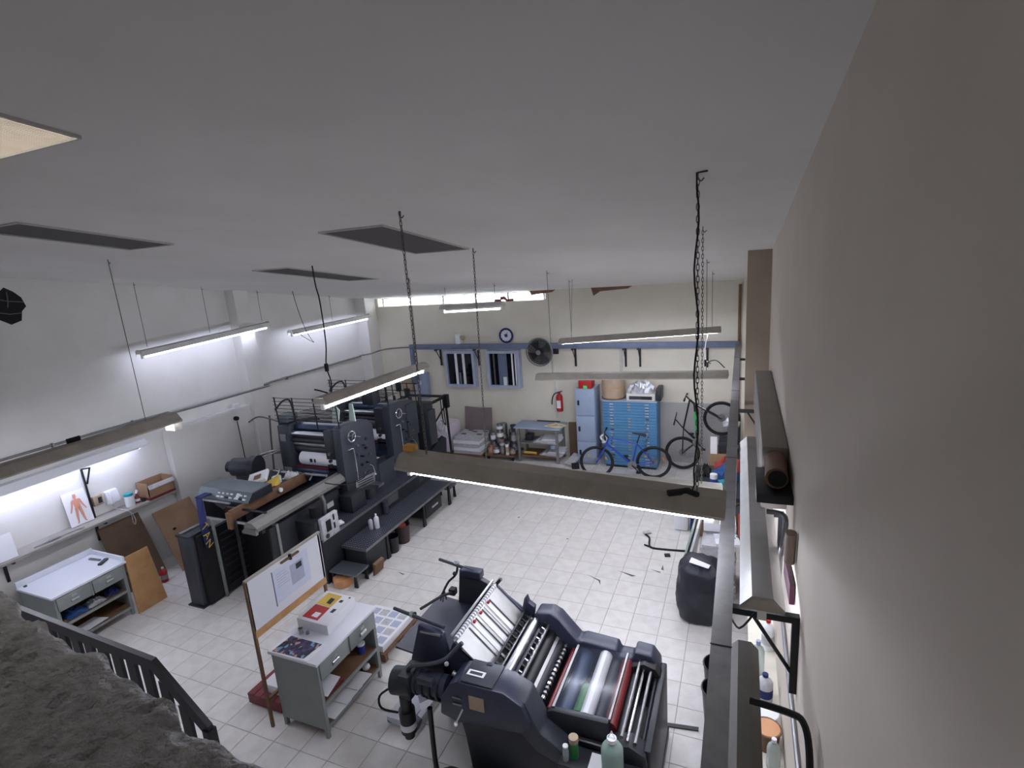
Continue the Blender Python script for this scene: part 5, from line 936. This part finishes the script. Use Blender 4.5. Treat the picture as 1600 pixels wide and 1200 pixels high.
# work table with papers
t = thing('work_table', 'grey steel table with two shelves of paper beside the lockers', 'table', (-4.1, 11, 0))
part(MB().box(-4.68, -3.58, 10.68, 11.25, .78, .81), 'top', 'locker_grey', t, bevel=.004)
for x in (-4.58, -3.68):
    for y in (10.72, 11.2): part(MB().box(x - .025, x + .025, y - .025, y + .025, 0, .78), 'leg', 'rail_grey', t)
for z in (.12, .42): part(MB().box(-4.55, -3.71, 10.72, 11.2, z, z + .03), 'shelf', 'wood_brown' if z < .2 else 'rail_grey', t)
part(MB().box(-3.56, -3.28, 11.24, 11.3, .0, .8), 'back_board', 'cardboard_dark', t)
solo(MB().prism([(-4.02, 10.86), (-3.64, 10.74), (-3.5, 11.0), (-3.86, 11.16)], 'z', .812, .817), 'printed_sheet', 'print_gold', 'gold and white printed sheet on the grey table', 'print', smooth=False); solo(MB().box(-4.3, -3.75, 11.2, 11.23, .812, .83), 'ruler', 'black_paint', 'long dark ruler along the back of the grey table', 'ruler')
for k, (c, s_, lab) in enumerate((((-3.95, 10.92, .45), .28, 'pile of white papers on the upper shelf of the grey table'), ((-3.85, 10.95, .15), .26, 'pile of white papers on the lower shelf of the grey table'))):
    tt = thing('paper_pile', lab, 'paper stack', c)
    for j in range(4): part(MB().obox((c[0] + .03 * j, c[1] + .02 * (j % 2), c[2] + .012 + .024 * j), (2 * s_ - .05 * j, .4, .022), (0, 0, .08 * j - .1)), 'sheets', 'paper_white' if j % 2 else 'paper_grey', tt)
solo(MB().cyl((-4.5, 10.8, .19), (-4.2, 10.78, .19), .03, n=12), 'paper_roll', 'yellow', 'yellowish paper roll on the lower table shelf', 'roll'); solo(MB().cyl((-3.8, 10.76, .32), (-3.78, 10.8, .4), .07, n=14), 'tape_roll', 'locker_grey', 'grey tape roll on the papers of the lower table shelf', 'roll')
solo(MB().obox((-4.4, 10.95, .52), (.16, .2, .14)), 'dark_tin', 'press_dark', 'dark tin on the upper shelf of the grey table', 'tin', bevel=.01)
solo(MB().plate([(-3.5, 10.68, .03), (-3.28, 10.52, .03), (-3.2, 10.9, .16), (-3.38, 11.0, .16)], .03), 'floor_carton', 'paper_grey', 'flattened grey carton lying on the floor by the locker', 'carton', smooth=False); solo(MB().obox((-3.24, 10.56, .05), (.16, .14, .1), (0, 0, .4)), 'black_box', 'black_paint', 'small black box on the floor by the locker', 'box', bevel=.006)
# ink tins on a dolly
dl_ = thing('dolly', 'low wooden dolly carrying ink tins', 'dolly', (-5.0, 10.9, 0)); part(MB().box(-5.42, -4.68, 10.62, 11.2, .1, .14), 'deck', 'wood_brown', dl_)
for x in (-5.36, -4.74):
    for y in (10.68, 11.12): part(MB().cyl((x - .02, y, .05), (x + .02, y, .05), .05, n=12), 'wheel', 'black_paint', dl_)
can_spec = [(-5.3, 10.72, .065, .2), (-5.15, 10.7, .07, .16), (-5.0, 10.72, .075, .18), (-4.87, 10.68, .04, .26), (-4.76, 10.72, .07, .15), (-5.3, 10.9, .07, .22), (-5.12, 10.9, .085, .3), (-4.94, 10.9, .08, .24), (-4.78, 10.9, .075, .2), (-5.3, 11.08, .08, .3), (-5.1, 11.08, .09, .36), (-4.9, 11.08, .08, .3)]
colr = ('front row, at the left corner', 'front row, second from the left', 'front row, in the middle', 'front row, the slim white one', 'front row, at the right corner', 'middle row, leftmost', 'middle row, the larger one left of centre', 'middle row, right of centre', 'middle row, rightmost', 'back row, leftmost', 'back row, tallest', 'back row, rightmost')
def tin(x, y, z, r, h, label, m):
    tt = thing('ink_tin', label, 'tin', (x, y, z), 'ink tins on the dolly'); part(MB().cyl((x, y, z), (x, y, z + h), r, n=16), 'can', m, tt, bevel=.004); part(MB().cyl((x, y, z + h), (x, y, z + h + .012), r * .9, n=16), 'lid', 'steel_dull', tt); part(MB().cyl((x, y, z + h * .25), (x, y, z + h * .75), r + .0012, n=16), 'label_band', random.choice(('paper_white', 'paper_grey', 'cloth_red', 'locker_grey', 'press_grey', 'drum_tan', 'steel_dull')), tt)
for k, (x, y, r, h) in enumerate(can_spec): tin(x, y, .14, r, h, 'ink tin on the dolly, ' + colr[k], 'plastic_white' if k == 3 else ('steel_dull' if k % 3 else 'print_can'))
for k, (x, y, z, r, h, l) in enumerate(((-5.3, 10.9, .375, .065, .2, 'upper left tin stacked on the ink tins'), (-5.12, 10.9, .455, .08, .18, 'upper tin stacked left of the middle of the dolly'), (-5.1, 11.08, .515, .085, .24, 'upper tin stacked highest at the back of the dolly'), (-4.78, 10.9, .355, .055, .26, 'tall tin stacked at the right of the dolly'), (-5.0, 10.72, .335, .065, .1, 'short tin stacked in the front middle of the dolly'), (-4.9, 11.08, .455, .07, .16, 'tin stacked at the back right of the dolly'), (-5.12, 10.9, .65, .07, .14, 'topmost grey tin of the stack on the dolly'))): tin(x, y, z, r, h, l, 'steel_dull')
t = thing('metal_funnel', 'dark metal beaker standing on the stacked tins', 'beaker', (-4.78, 10.9, .63)); part(MB().lathe((-4.78, 10.9, .63), [(.04, 0), (.07, .16), (.065, .16), (.036, .01)], 14), 'beaker', 'press_grey', t)
# paper stacks on pallets
pallet('wooden pallet under the printed sheets by the back wall', -6.2, -5.46, 10.5, 11.1, .14, 'wood_brown'); st = thing('sheet_stack', 'uneven stack of printed sheets on the pallet by the back wall', 'paper stack', (-5.83, 10.8, .14))
for k in range(5): part(MB().obox((-5.83 + .02 * math.sin(k * 2), 10.8 + .015 * math.cos(k * 3), .18 + k * .085), (.7 - .012 * k, .56, .075), (0, 0, .03 * math.sin(k * 5))), 'ream', 'paper_white' if k % 2 else 'paper_grey', st)
for i, (a, b) in enumerate(((-6.05, 10.7), (-5.85, 10.9), (-5.65, 10.72), (-5.6, 10.95), (-6.0, 10.98))): part(MB().box(a, a + .12, b, b + .08, .562, .565), 'printed_mark', 'press_grey', st, smooth=False)
pallet('wooden pallet under the wrapped stack behind the press', -6.95, -6.22, 10.5, 11.15, .14, 'wood_brown'); t = thing('wrapped_stack', 'tall pale wrapped paper stack behind the press feeder', 'paper stack', (-6.6, 10.8, .14)); part(MB().box(-6.9, -6.25, 10.52, 11.12, .14, .82), 'stack', 'pink_tint', t, bevel=.06); part(MB().box(-6.8, -6.5, 10.65, 10.9, .82, .835), 'top_sheet', 'paper_white', t)
solo(MB().plate([(-6.2, 11.22, .3), (-5.48, 11.22, .3), (-5.48, 11.32, 1.06), (-5.84, 11.32, 1.05), (-6.2, 11.32, 1.07)], .02), 'grey_board', 'drum_grey', 'grey brown board leaning on the back wall behind the sheets', 'board', smooth=False)
# ================================================================== BICYCLES
def wheel(mb_t, mb_r, mb_s, c, r):
    mb_t.torus(c, 'y', r - .02, .022, 40, 8); mb_r.torus(c, 'y', r - .05, .012, 36, 6)
    for i in range(18):
        a = i * PI / 9; mb_s.tube([(c[0] + .02 * math.cos(a + .4), c[1] + (.02 if i % 2 else -.02), c[2] + .02 * math.sin(a + .4)), (c[0] + (r - .05) * math.cos(a), c[1], c[2] + (r - .05) * math.sin(a))], .0015, 4)
    mb_s.cyl((c[0], c[1] - .04, c[2]), (c[0], c[1] + .04, c[2]), .02, n=10)
def bicycle(label, base, M, frame_m_, accent, pts, r, refl=False):
    """pts (bike plane x,z): rear, front hub, bb, seat top, seat cluster, head top, head bottom, bar"""
    t = thing('bicycle', label, 'bicycle', base, 'bicycles')
    P = {k: Vector((v[0], 0, v[1])) for k, v in pts.items()}
    def tb(mb, a, b, rr, dy=0): return mb.tube([P[a] + Vector((0, dy, 0)), P[b] + Vector((0, dy, 0))], rr, 8)
    fm = MB(); tb(fm, 'ht', 'sc', .017); tb(fm, 'hb', 'bb', .022); tb(fm, 'sc', 'bb', .017); tb(fm, 'ht', 'hb', .024)
    for s_ in (-1, 1):
        fm.tube([P['bb'] + Vector((0, .03 * s_, 0)), P['rear'] + Vector((0, .06 * s_, 0))], .01, 6); fm.tube([P['sc'] + Vector((0, .02 * s_, 0)), P['rear'] + Vector((0, .06 * s_, 0))], .009, 6)
    part(fm.xf(M), 'frame', frame_m_, t)
    fk = MB()
    for s_ in (-1, 1): fk.tube([P['hb'] + Vector((0, .04 * s_, 0)), P['front'] + Vector((0, .055 * s_, 0))], .014, 8)
    part(fk.obox(P['hb'], (.04, .1, .04)).xf(M), 'fork', frame_m_, t)
    if accent: part(MB().tube([P['hb'].lerp(P['bb'], .2) + Vector((0, -.006, 0)), P['hb'].lerp(P['bb'], .75) + Vector((0, -.006, 0))], .021, 8).xf(M), 'frame_decal', accent, t)
    for hub, nm in (('front', 'front_wheel'), ('rear', 'rear_wheel')):
        a, b, c = MB(), MB(), MB(); wheel(a, b, c, P[hub], r)
        w_ = part(a.xf(M), nm, 'tyre', t); part(b.xf(M), 'rim', 'black_paint', w_); part(c.xf(M), 'spokes', 'steel_dull', w_)
        if refl:
            for an in (.4, 2.4): part(MB().obox(P[hub] + Vector((math.cos(an), 0, math.sin(an))) * r * .6, (.03, .01, .07), (0, -an, 0)).xf(M), 'reflector', 'orange', w_)
        part(MB().cyl(P[hub] + Vector((0, .03, 0)), P[hub] + Vector((0, .036, 0)), .075, n=20).xf(M), 'disc', 'steel_dull', w_)
    d = (P['st'] - P['sc']); part(tb(MB(), 'sc', 'st', .013).xf(M), 'seat_post', 'black_paint', t)
    fw = (P['ht'] - P['sc']).normalized(); up = d.normalized()
    sd = MB(); q = P['st']
    sd.add([q - fw * .12 + Vector((0, .07, 0)), q - fw * .12 - Vector((0, .07, 0)), q + fw * .05 - Vector((0, .03, 0)), q + fw * .15 - Vector((0, .012, 0)), q + fw * .15 + Vector((0, .012, 0)), q + fw * .05 + Vector((0, .03, 0))] + [q - fw * .12 + up * .035 + Vector((0, .06, 0)), q - fw * .12 + up * .035 - Vector((0, .06, 0)), q + fw * .05 + up * .025 - Vector((0, .025, 0)), q + fw * .15 + up * .02 - Vector((0, .01, 0)), q + fw * .15 + up * .02 + Vector((0, .01, 0)), q + fw * .05 + up * .025 + Vector((0, .025, 0))], [(0, 1, 2, 3, 4, 5), (11, 10, 9, 8, 7, 6)] + [(i, (i + 1) % 6, 6 + (i + 1) % 6, 6 + i) for i in range(6)])
    part(sd.xf(M), 'saddle', 'black_paint', t, bevel=.006)
    b = P['bar']; part(MB().tube([P['ht'], b], .015, 8).xf(M), 'stem', 'black_paint', t)
    part(MB().tube([b + Vector((0, -.31, 0)) - fw * .03, b + Vector((0, -.1, 0)), b, b + Vector((0, .1, 0)), b + Vector((0, .31, 0)) - fw * .03], .013, 8).xf(M), 'handlebar', 'black_paint', t)
    part(MB().tube([b + Vector((0, -.33, 0)) - fw * .03, b + Vector((0, -.22, 0)) - fw * .015], .019, 8).tube([b + Vector((0, .33, 0)) - fw * .03, b + Vector((0, .22, 0)) - fw * .015], .019, 8).xf(M), 'grips', 'black_matte', t)
    part(MB().cyl(P['bb'] + Vector((0, -.05, 0)), P['bb'] + Vector((0, -.045, 0)), .09, n=24).cyl(P['bb'] + Vector((0, -.06, 0)), P['bb'] + Vector((0, .06, 0)), .022, n=12).xf(M), 'chainring', 'steel_dull', t)
    part(MB().tube([P['bb'] + Vector((0, -.07, 0)), P['bb'] + Vector((.12, -.08, -.12))], .012, 6).obox(P['bb'] + Vector((.12, -.13, -.12)), (.09, .08, .02)).tube([P['bb'] + Vector((0, .07, 0)), P['bb'] + Vector((-.12, .08, .12))], .012, 6).obox(P['bb'] + Vector((-.12, .13, .12)), (.09, .08, .02)).xf(M), 'cranks', 'black_paint', t)
    return t
p1 = dict(front=(-.56, .345), rear=(.56, .345), bb=(.14, .3), sc=(.24, .74), st=(.3, .93), ht=(-.3, .86), hb=(-.35, .74), bar=(-.38, .96))
ang = math.atan2(.2, 1.1)
M1 = Matrix.Translation((-2.11, 10.27, 0)) @ Matrix.Rotation(ang, 4, 'Z') @ Matrix.Rotation(R(3), 4, 'X')
b1 = bicycle('blue bicycle standing in front of the flat file cabinet', (-2.11, 10.27, 0), M1, 'bike_blue', None, p1, .345, True)
part(MB().tube([(-.36, -.2, .9), (-.42, -.1, .82), (-.38, 0, .78), (-.34, .06, .84), (-.4, .1, .9), (-.46, 0, .88), (-.38, -.15, .84)], .02, 6).xf(M1), 'cable_lock', 'plastic_white', b1, label='white and green lock on the bars'); part(MB().tube([(-.4, -.12, .86), (-.4, .05, .8)], .021, 6).xf(M1), 'lock_band', 'bike_green', b1)
p2 = dict(rear=(-1.07, .36), front=(-.33, 1.12), bb=(-.78, .62), sc=(-1.05, .88), st=(-1.2, 1.06), ht=(-.93, 1.48), hb=(-.84, 1.4), bar=(-1.0, 1.56))
M2 = Matrix.Translation((0, 10.95, 0)) @ Matrix.Rotation(R(-2), 4, 'X')
b2 = bicycle('black and green bicycle standing upright on its rear wheel by the back wall', (-1.0, 10.95, 0), M2, 'bike_black', 'bike_green', p2, .345)
part(MB().tube([(-.84, 0, 1.4), (-.6, 0, 1.27)], .02, 8).xf(M2), 'fork_crown', 'enamel_white', b2)
# ================================================================== RIGHT SIDE OF THE FLOOR
t = thing('dark_side_table', 'dark low cabinet holding clothes near the back right corner', 'cabinet', (-.25, 8.8, 0)); part(MB().box(-.68, .2, 8.12, 9.4, .68, .74), 'top', 'press_dark', t, bevel=.006); part(MB().box(-.66, .18, 8.2, 8.24, .02, .68), 'front_panel', 'wood_brown', t); part(MB().box(-.68, -.63, 8.14, 8.2, 0, .68), 'leg', 'cloth_navy', t); part(MB().box(-.66, .18, 9.3, 9.36, 0, .68), 'back_panel', 'wood_brown', t)
crumple('jacket', 'cloth_blue', 'blue jacket heaped on the dark low cabinet', (-.2, 8.9, .742), .18, .18, .24, 21, cat='clothes'); crumple('shirt', 'cloth_red', 'red shirt heaped behind the blue jacket', (-.16, 9.24, .742), .2, .1, .28, 22, cat='clothes'); crumple('dark_coat', 'black_matte', 'black coat hanging off the dark low cabinet', (-.53, 9.05, .742), .1, .2, .14, 23, cat='clothes')
t = thing('blue_canister', 'blue and white canister on the dark low cabinet', 'canister', (-.36, 8.5, .74)); part(MB().cyl((-.36, 8.5, .74), (-.36, 8.5, .88), .06, n=16), 'canister', 'plastic_blue', t); part(MB().cyl((-.36, 8.5, .88), (-.36, 8.5, .95), .055, n=16), 'lid', 'plastic_white', t)
solo(MB().obox((-.2, 8.55, .79), (.2, .12, .09), (0, 0, .5)), 'blue_packet', 'plastic_teal', 'light blue packet beside the blue canister', 'packet', bevel=.01)
for k, (x0, x1, y0, y1, z0, z1, m, lab) in enumerate(((-.52, -.05, 10.3, 10.85, 0, .62, 'cardboard', 'brown carton behind the clothes near the back right corner'), (-.36, .0, 10.35, 10.8, .62, .84, 'press_dark', 'dark carton on top of the brown carton'), (-.2, .02, 10.4, 10.75, .84, 1.12, 'press_dark', 'dark box at the top of the cartons in the corner'))): solo(MB().box(x0, x1, y0, y1, z0, z1), 'carton', m, lab, 'carton', bevel=.008)
solo(MB().plate([(-.5, 10.32, .622), (-.38, 10.32, .622), (-.38, 10.35, .95), (-.5, 10.35, .95)], .01), 'hanging_paper', 'paper_white', 'white paper strip before the corner cartons', 'paper', smooth=False); crumple('plastic_sheet', 'foil_silver', 'grey plastic sheet behind the wheel of the upright bicycle', (-.15, 10.6, 1.122), .14, .12, .14, 25, cat='plastic bag')
t = thing('water_jug', 'white plastic jerrycan on the tiles beside the dark cabinet', 'jerrycan', (-.83, 8.42, 0)); part(MB().box(-.95, -.72, 8.32, 8.52, 0, .4), 'can_body', 'plastic_white', t, bevel=.035); part(MB().box(-.9, -.78, 8.38, 8.46, .4, .46), 'handle', 'plastic_white', t, bevel=.015); part(MB().cyl((-.86, 8.36, .4), (-.86, 8.36, .44), .035, n=14), 'cap', 'cloth_navy', t)
t = thing('newspaper_stack', 'tall grey stack of papers along the right wall', 'paper stack', (-.2, 7.0, 0))
for k in range(18): part(MB().obox((-.22 + .01 * math.sin(k * 2.3), 6.95 + .008 * math.cos(k * 3), .022 + k * .04), (.4, .6, .037), (0, 0, .03 * math.sin(k * 7))), 'bundle', 'paper_grey', t)
solo(MB().obox((-.22, 7.13, .81), (.4, .28, .12), (0, 0, .04)), 'white_carton', 'enamel_white', 'white carton on the paper stack by the right wall', 'carton', bevel=.006); solo(MB().obox((-.12, 6.78, .76), (.3, .24, .03), (.05, .04, .2)), 'magazine', 'print_grey', 'magazine lying before the white carton on the stack', 'magazine', smooth=False)
t = thing('foam_panel', 'leaning bubble wrapped panel beside the paper stack', 'panel', (-.5, 7.2, 0)); part(MB().plate([(-.7, 6.75, .0), (-.58, 7.6, .0), (-.47, 7.6, .82), (-.5, 6.9, .82)], .03), 'panel', 'plastic_white', t, smooth=False); part(MB().plate([(-.735, 6.78, .02), (-.62, 7.56, .02), (-.515, 7.56, .78), (-.535, 6.92, .78)], -.02), 'bubble_wrap', 'foam_green', t, smooth=False)
bg = MB(); n_, m_ = 44, 30
for j in range(m_ + 1):
    v = j / m_; rr = (.235 + .045 * math.sin(PI * min(v / .95, 1))) * (min(1, .82 + v * 2.5)) * (1 if v < .86 else 1 - ((v - .86) / .14) ** 2 * .45)
    for i in range(n_):
        a = 2 * PI * i / n_; wob = (abs(math.cos(a)) ** 3 + abs(math.sin(a)) ** 3) ** (-1 / 3) + .1 * noise.noise((math.cos(a) * 1.5, math.sin(a) * 1.5, v * 2.2)) + .07 * noise.noise((math.cos(a) * 4, math.sin(a) * 4, v * 7))
        bg.v.append((-.4 + rr * wob * math.cos(a), 6.22 + rr * wob * .95 * math.sin(a), max(0, .78 * v + (.05 * noise.noise((math.cos(a) * 2, math.sin(a) * 2, 9)) if v > .6 else 0))))
for j in range(m_):
    for i in range(n_): bg.f.append((j * n_ + i, j * n_ + (i + 1) % n_, (j + 1) * n_ + (i + 1) % n_, (j + 1) * n_ + i))
bg.f += [tuple(range(n_ - 1, -1, -1)), tuple(range(m_ * n_, (m_ + 1) * n_))]
t = thing('rubbish_bag', 'full black rubbish bag standing on the tiles by the right wall', 'bag', (-.4, 6.22, 0)); part(bg, 'bag', 'bag_black', t); part(MB().plate([(-.52, 6.08, .79), (-.3, 6.0, .79), (-.28, 6.06, .8), (-.5, 6.16, .81)], .006), 'paper_scrap', 'paper_white', t, smooth=False)
bucket((-.14, 4.98, 0), .15, .36, 'bin_black', 'black bin beside the right rail, the farthest of three'); bucket((-.12, 4.58, 0), .16, .42, 'bin_black', 'black bin beside the right rail, the middle one of three'); bucket((-.08, 4.12, 0), .15, .34, 'bin_black', 'black bin beside the right rail, the nearest of three')
solo(MB().tube([(-1.36, 8.05, .012), (-1.28, 7.95, .012), (-1.25, 7.75, .012), (-1.2, 7.66, .012), (-1.0, 7.66, .012), (-.64, 7.7, .012)], .016, 6).tube([(-1.32, 7.72, .012), (-1.2, 7.67, .012)], .014, 6), 'floor_cable', 'black_matte', 'dark cable end lying on the open tiled floor', 'cable'); solo(MB().obox((-1.34, 8.1, .02), (.12, .08, .03), (0, 0, .6)), 'cable_plug', 'paper_grey', 'grey plug at the end of the floor cable', 'plug', bevel=.008)
solo(MB().plate([(-.66, 4.42, .003), (-.3, 4.47, .003), (-.3, 4.51, .003), (-.66, 4.46, .003)], .012), 'cable_cover', 'press_dark', 'dark cable cover strip on the tiles right of the machine', 'cable cover', smooth=False)
solo(MB().obox((-.62, 4.28, .012), (.06, .05, .02)), 'floor_socket', 'black_paint', 'little black block on the tiles near the cable cover', 'block'); solo(MB().obox((-.95, 7.5, .015), (.08, .06, .026), (0, 0, .3)), 'dark_chip', 'black_paint', 'dark chip lying on the tiles below the floor cable', 'debris')
# ------------------------------------------------------------------ narrow shelf along the right wall with bottles
t = thing('narrow_wall_shelf', 'narrow cream shelf along the right wall holding bottles', 'shelf', (.2, 4.1, 1.1)); part(MB().box(.1, RX, 2.5, 5.6, 1.17, 1.2), 'board', 'wall_cream', t)
for y in (2.9, 4.2, 5.4): part(MB().prism([(.12, 1.17), (.29, 1.17), (.29, .95)], 'y', y - .015, y + .015), 'bracket', 'black_paint', t)
bottle((.245, 4.25, 1.2), .048, .27, 'plastic_white', 'red', 'white bottle with red cap on the narrow right shelf', lab='paper_grey'); bottle((.165, 3.95, 1.2), .045, .28, 'plastic_clear', 'locker_grey', 'tall clear bottle with grey cap on the narrow right shelf'); bottle((.205, 3.68, 1.2), .052, .22, 'paper_grey', 'cloth_navy', 'grey bottle with dark blue cap on the narrow right shelf', lab='cloth_navy'); bottle((.235, 3.12, 1.2), .04, .22, 'plastic_clear', 'plastic_white', 'clear bottle with white cap nearest on the narrow right shelf')
t = bucket((.2, 3.46, 1.2), .08, .1, 'plastic_white', 'white tub with lid on the narrow right shelf', name='tub', cat='tub'); part(MB().cyl((.2, 3.46, 1.295), (.2, 3.46, 1.305), .078, n=20), 'lid', 'enamel_white', t)
t = bucket((.205, 3.28, 1.2), .08, .14, 'wood_brown', 'brown tub with copper top on the narrow right shelf', name='tub', cat='tub'); part(MB().cyl((.205, 3.28, 1.33), (.205, 3.28, 1.345), .076, n=20), 'lid', 'copper', t)
extinguisher((.075, 6.62, .92), 'red extinguisher seen between the right rail and the fixture', h=.42, r=.065)
t = thing('pipe_roll', 'short dark pipe end lying on the right bracket', 'pipe', (.21, 3.5, 2.98)); part(MB().cyl((.21, 3.38, 3.03), (.22, 3.74, 3.02), .064, n=22), 'pipe', 'wood_brown', t); part(MB().cyl((.215, 3.376, 3.03), (.215, 3.381, 3.03), .052, n=22), 'pipe_mouth', 'black_matte', t)
solo(MB().box(.1, RX, 3.3, 3.75, 2.9, 2.955), 'pipe_support', 'black_paint', 'black support plate below the pipe end on the right wall', 'support', bevel=.006)
solo(MB().tube([(.16, 3.3, 2.85), (.24, 3.28, 2.85), (.258, 3.25, 2.8), (.252, 3.42, 2.5), (.25, 3.5, 2.28)], .016, 8), 'bent_conduit', 'steel_dull', 'pale bent conduit on the right wall below the pipe end', 'pipe')
solo(MB().cyl((.268, 3.05, 2.68), (.268, 3.0, 2.88), .028, n=16), 'paper_tube', 'tube_beige', 'beige paper tube hanging on the right wall', 'tube'); solo(MB().box(.15, .2, 3.6, 3.68, 2.1, 2.36), 'blue_carton', 'cloth_navy', 'narrow blue carton hung behind the bent conduit', 'carton')
solo(MB().plate([(.295, 2.98, 2.46), (.295, 3.4, 2.4), (.295, 3.4, 2.52), (.295, 2.98, 2.58)], -.025), 'magenta_folder', 'magenta', 'dark magenta folder hanging on the right wall', 'folder', smooth=False)
solo(MB().tube([(.06, 2.05, 2.6), (.2, 2.03, 2.6), (.25, 2.02, 2.58), (.27, 1.98, 2.5), (.275, 1.94, 2.3), (.28, 1.92, 1.8)], .014, 8), 'black_hose', 'black_paint', 'black hose curving down the right wall at the bottom edge', 'hose')
solo(MB().tube([(.285, 1.6, 2.0), (.285, 5.6, 1.98)], .012, 8), 'wall_conduit', 'steel_dull', 'thin conduit low along the right wall above the bottles', 'pipe'); solo(MB().box(.24, .3, 3.95, 4.1, 1.9, 2.06), 'conduit_box', 'press_grey', 'dark junction box on the thin right wall conduit', 'electrical box', bevel=.008)
# ================================================================== BLACK STAIR BALUSTRADE
t = thing('stair_balustrade', 'black steel balustrade in front of the concrete parapet', 'railing', (-4, 1.9, 0))
yb = 1.92
rp = [(-5.2, 2.06), (-3.6, 1.98), (-3.17, 1.58), (-3.17, 1.46), (-3.63, 1.9), (-5.2, 1.98)]
part(MB().prism(rp, 'y', yb - .018, yb + .018), 'handrail', 'black_paint', t)
k = 0; x = -5.1
while x < -3.24:
    zt = 1.94 if x < -3.62 else 1.88 - (x + 3.62) * .95
    part(MB().box(x - .043, x + .043, yb - .012, yb + .012, .1, zt), 'baluster', 'black_paint', t, smooth=False); x += .155
part(MB().box(-5.2, -3.17, yb - .02, yb + .02, .04, .12), 'bottom_rail', 'black_paint', t); part(MB().box(-5.2, -5.14, yb - .03, yb + .03, 0, 2.0), 'end_post', 'black_paint', t, smooth=False); part(MB().box(-3.22, -3.16, yb - .03, yb + .03, 0, 1.55), 'end_post', 'black_paint', t, smooth=False)
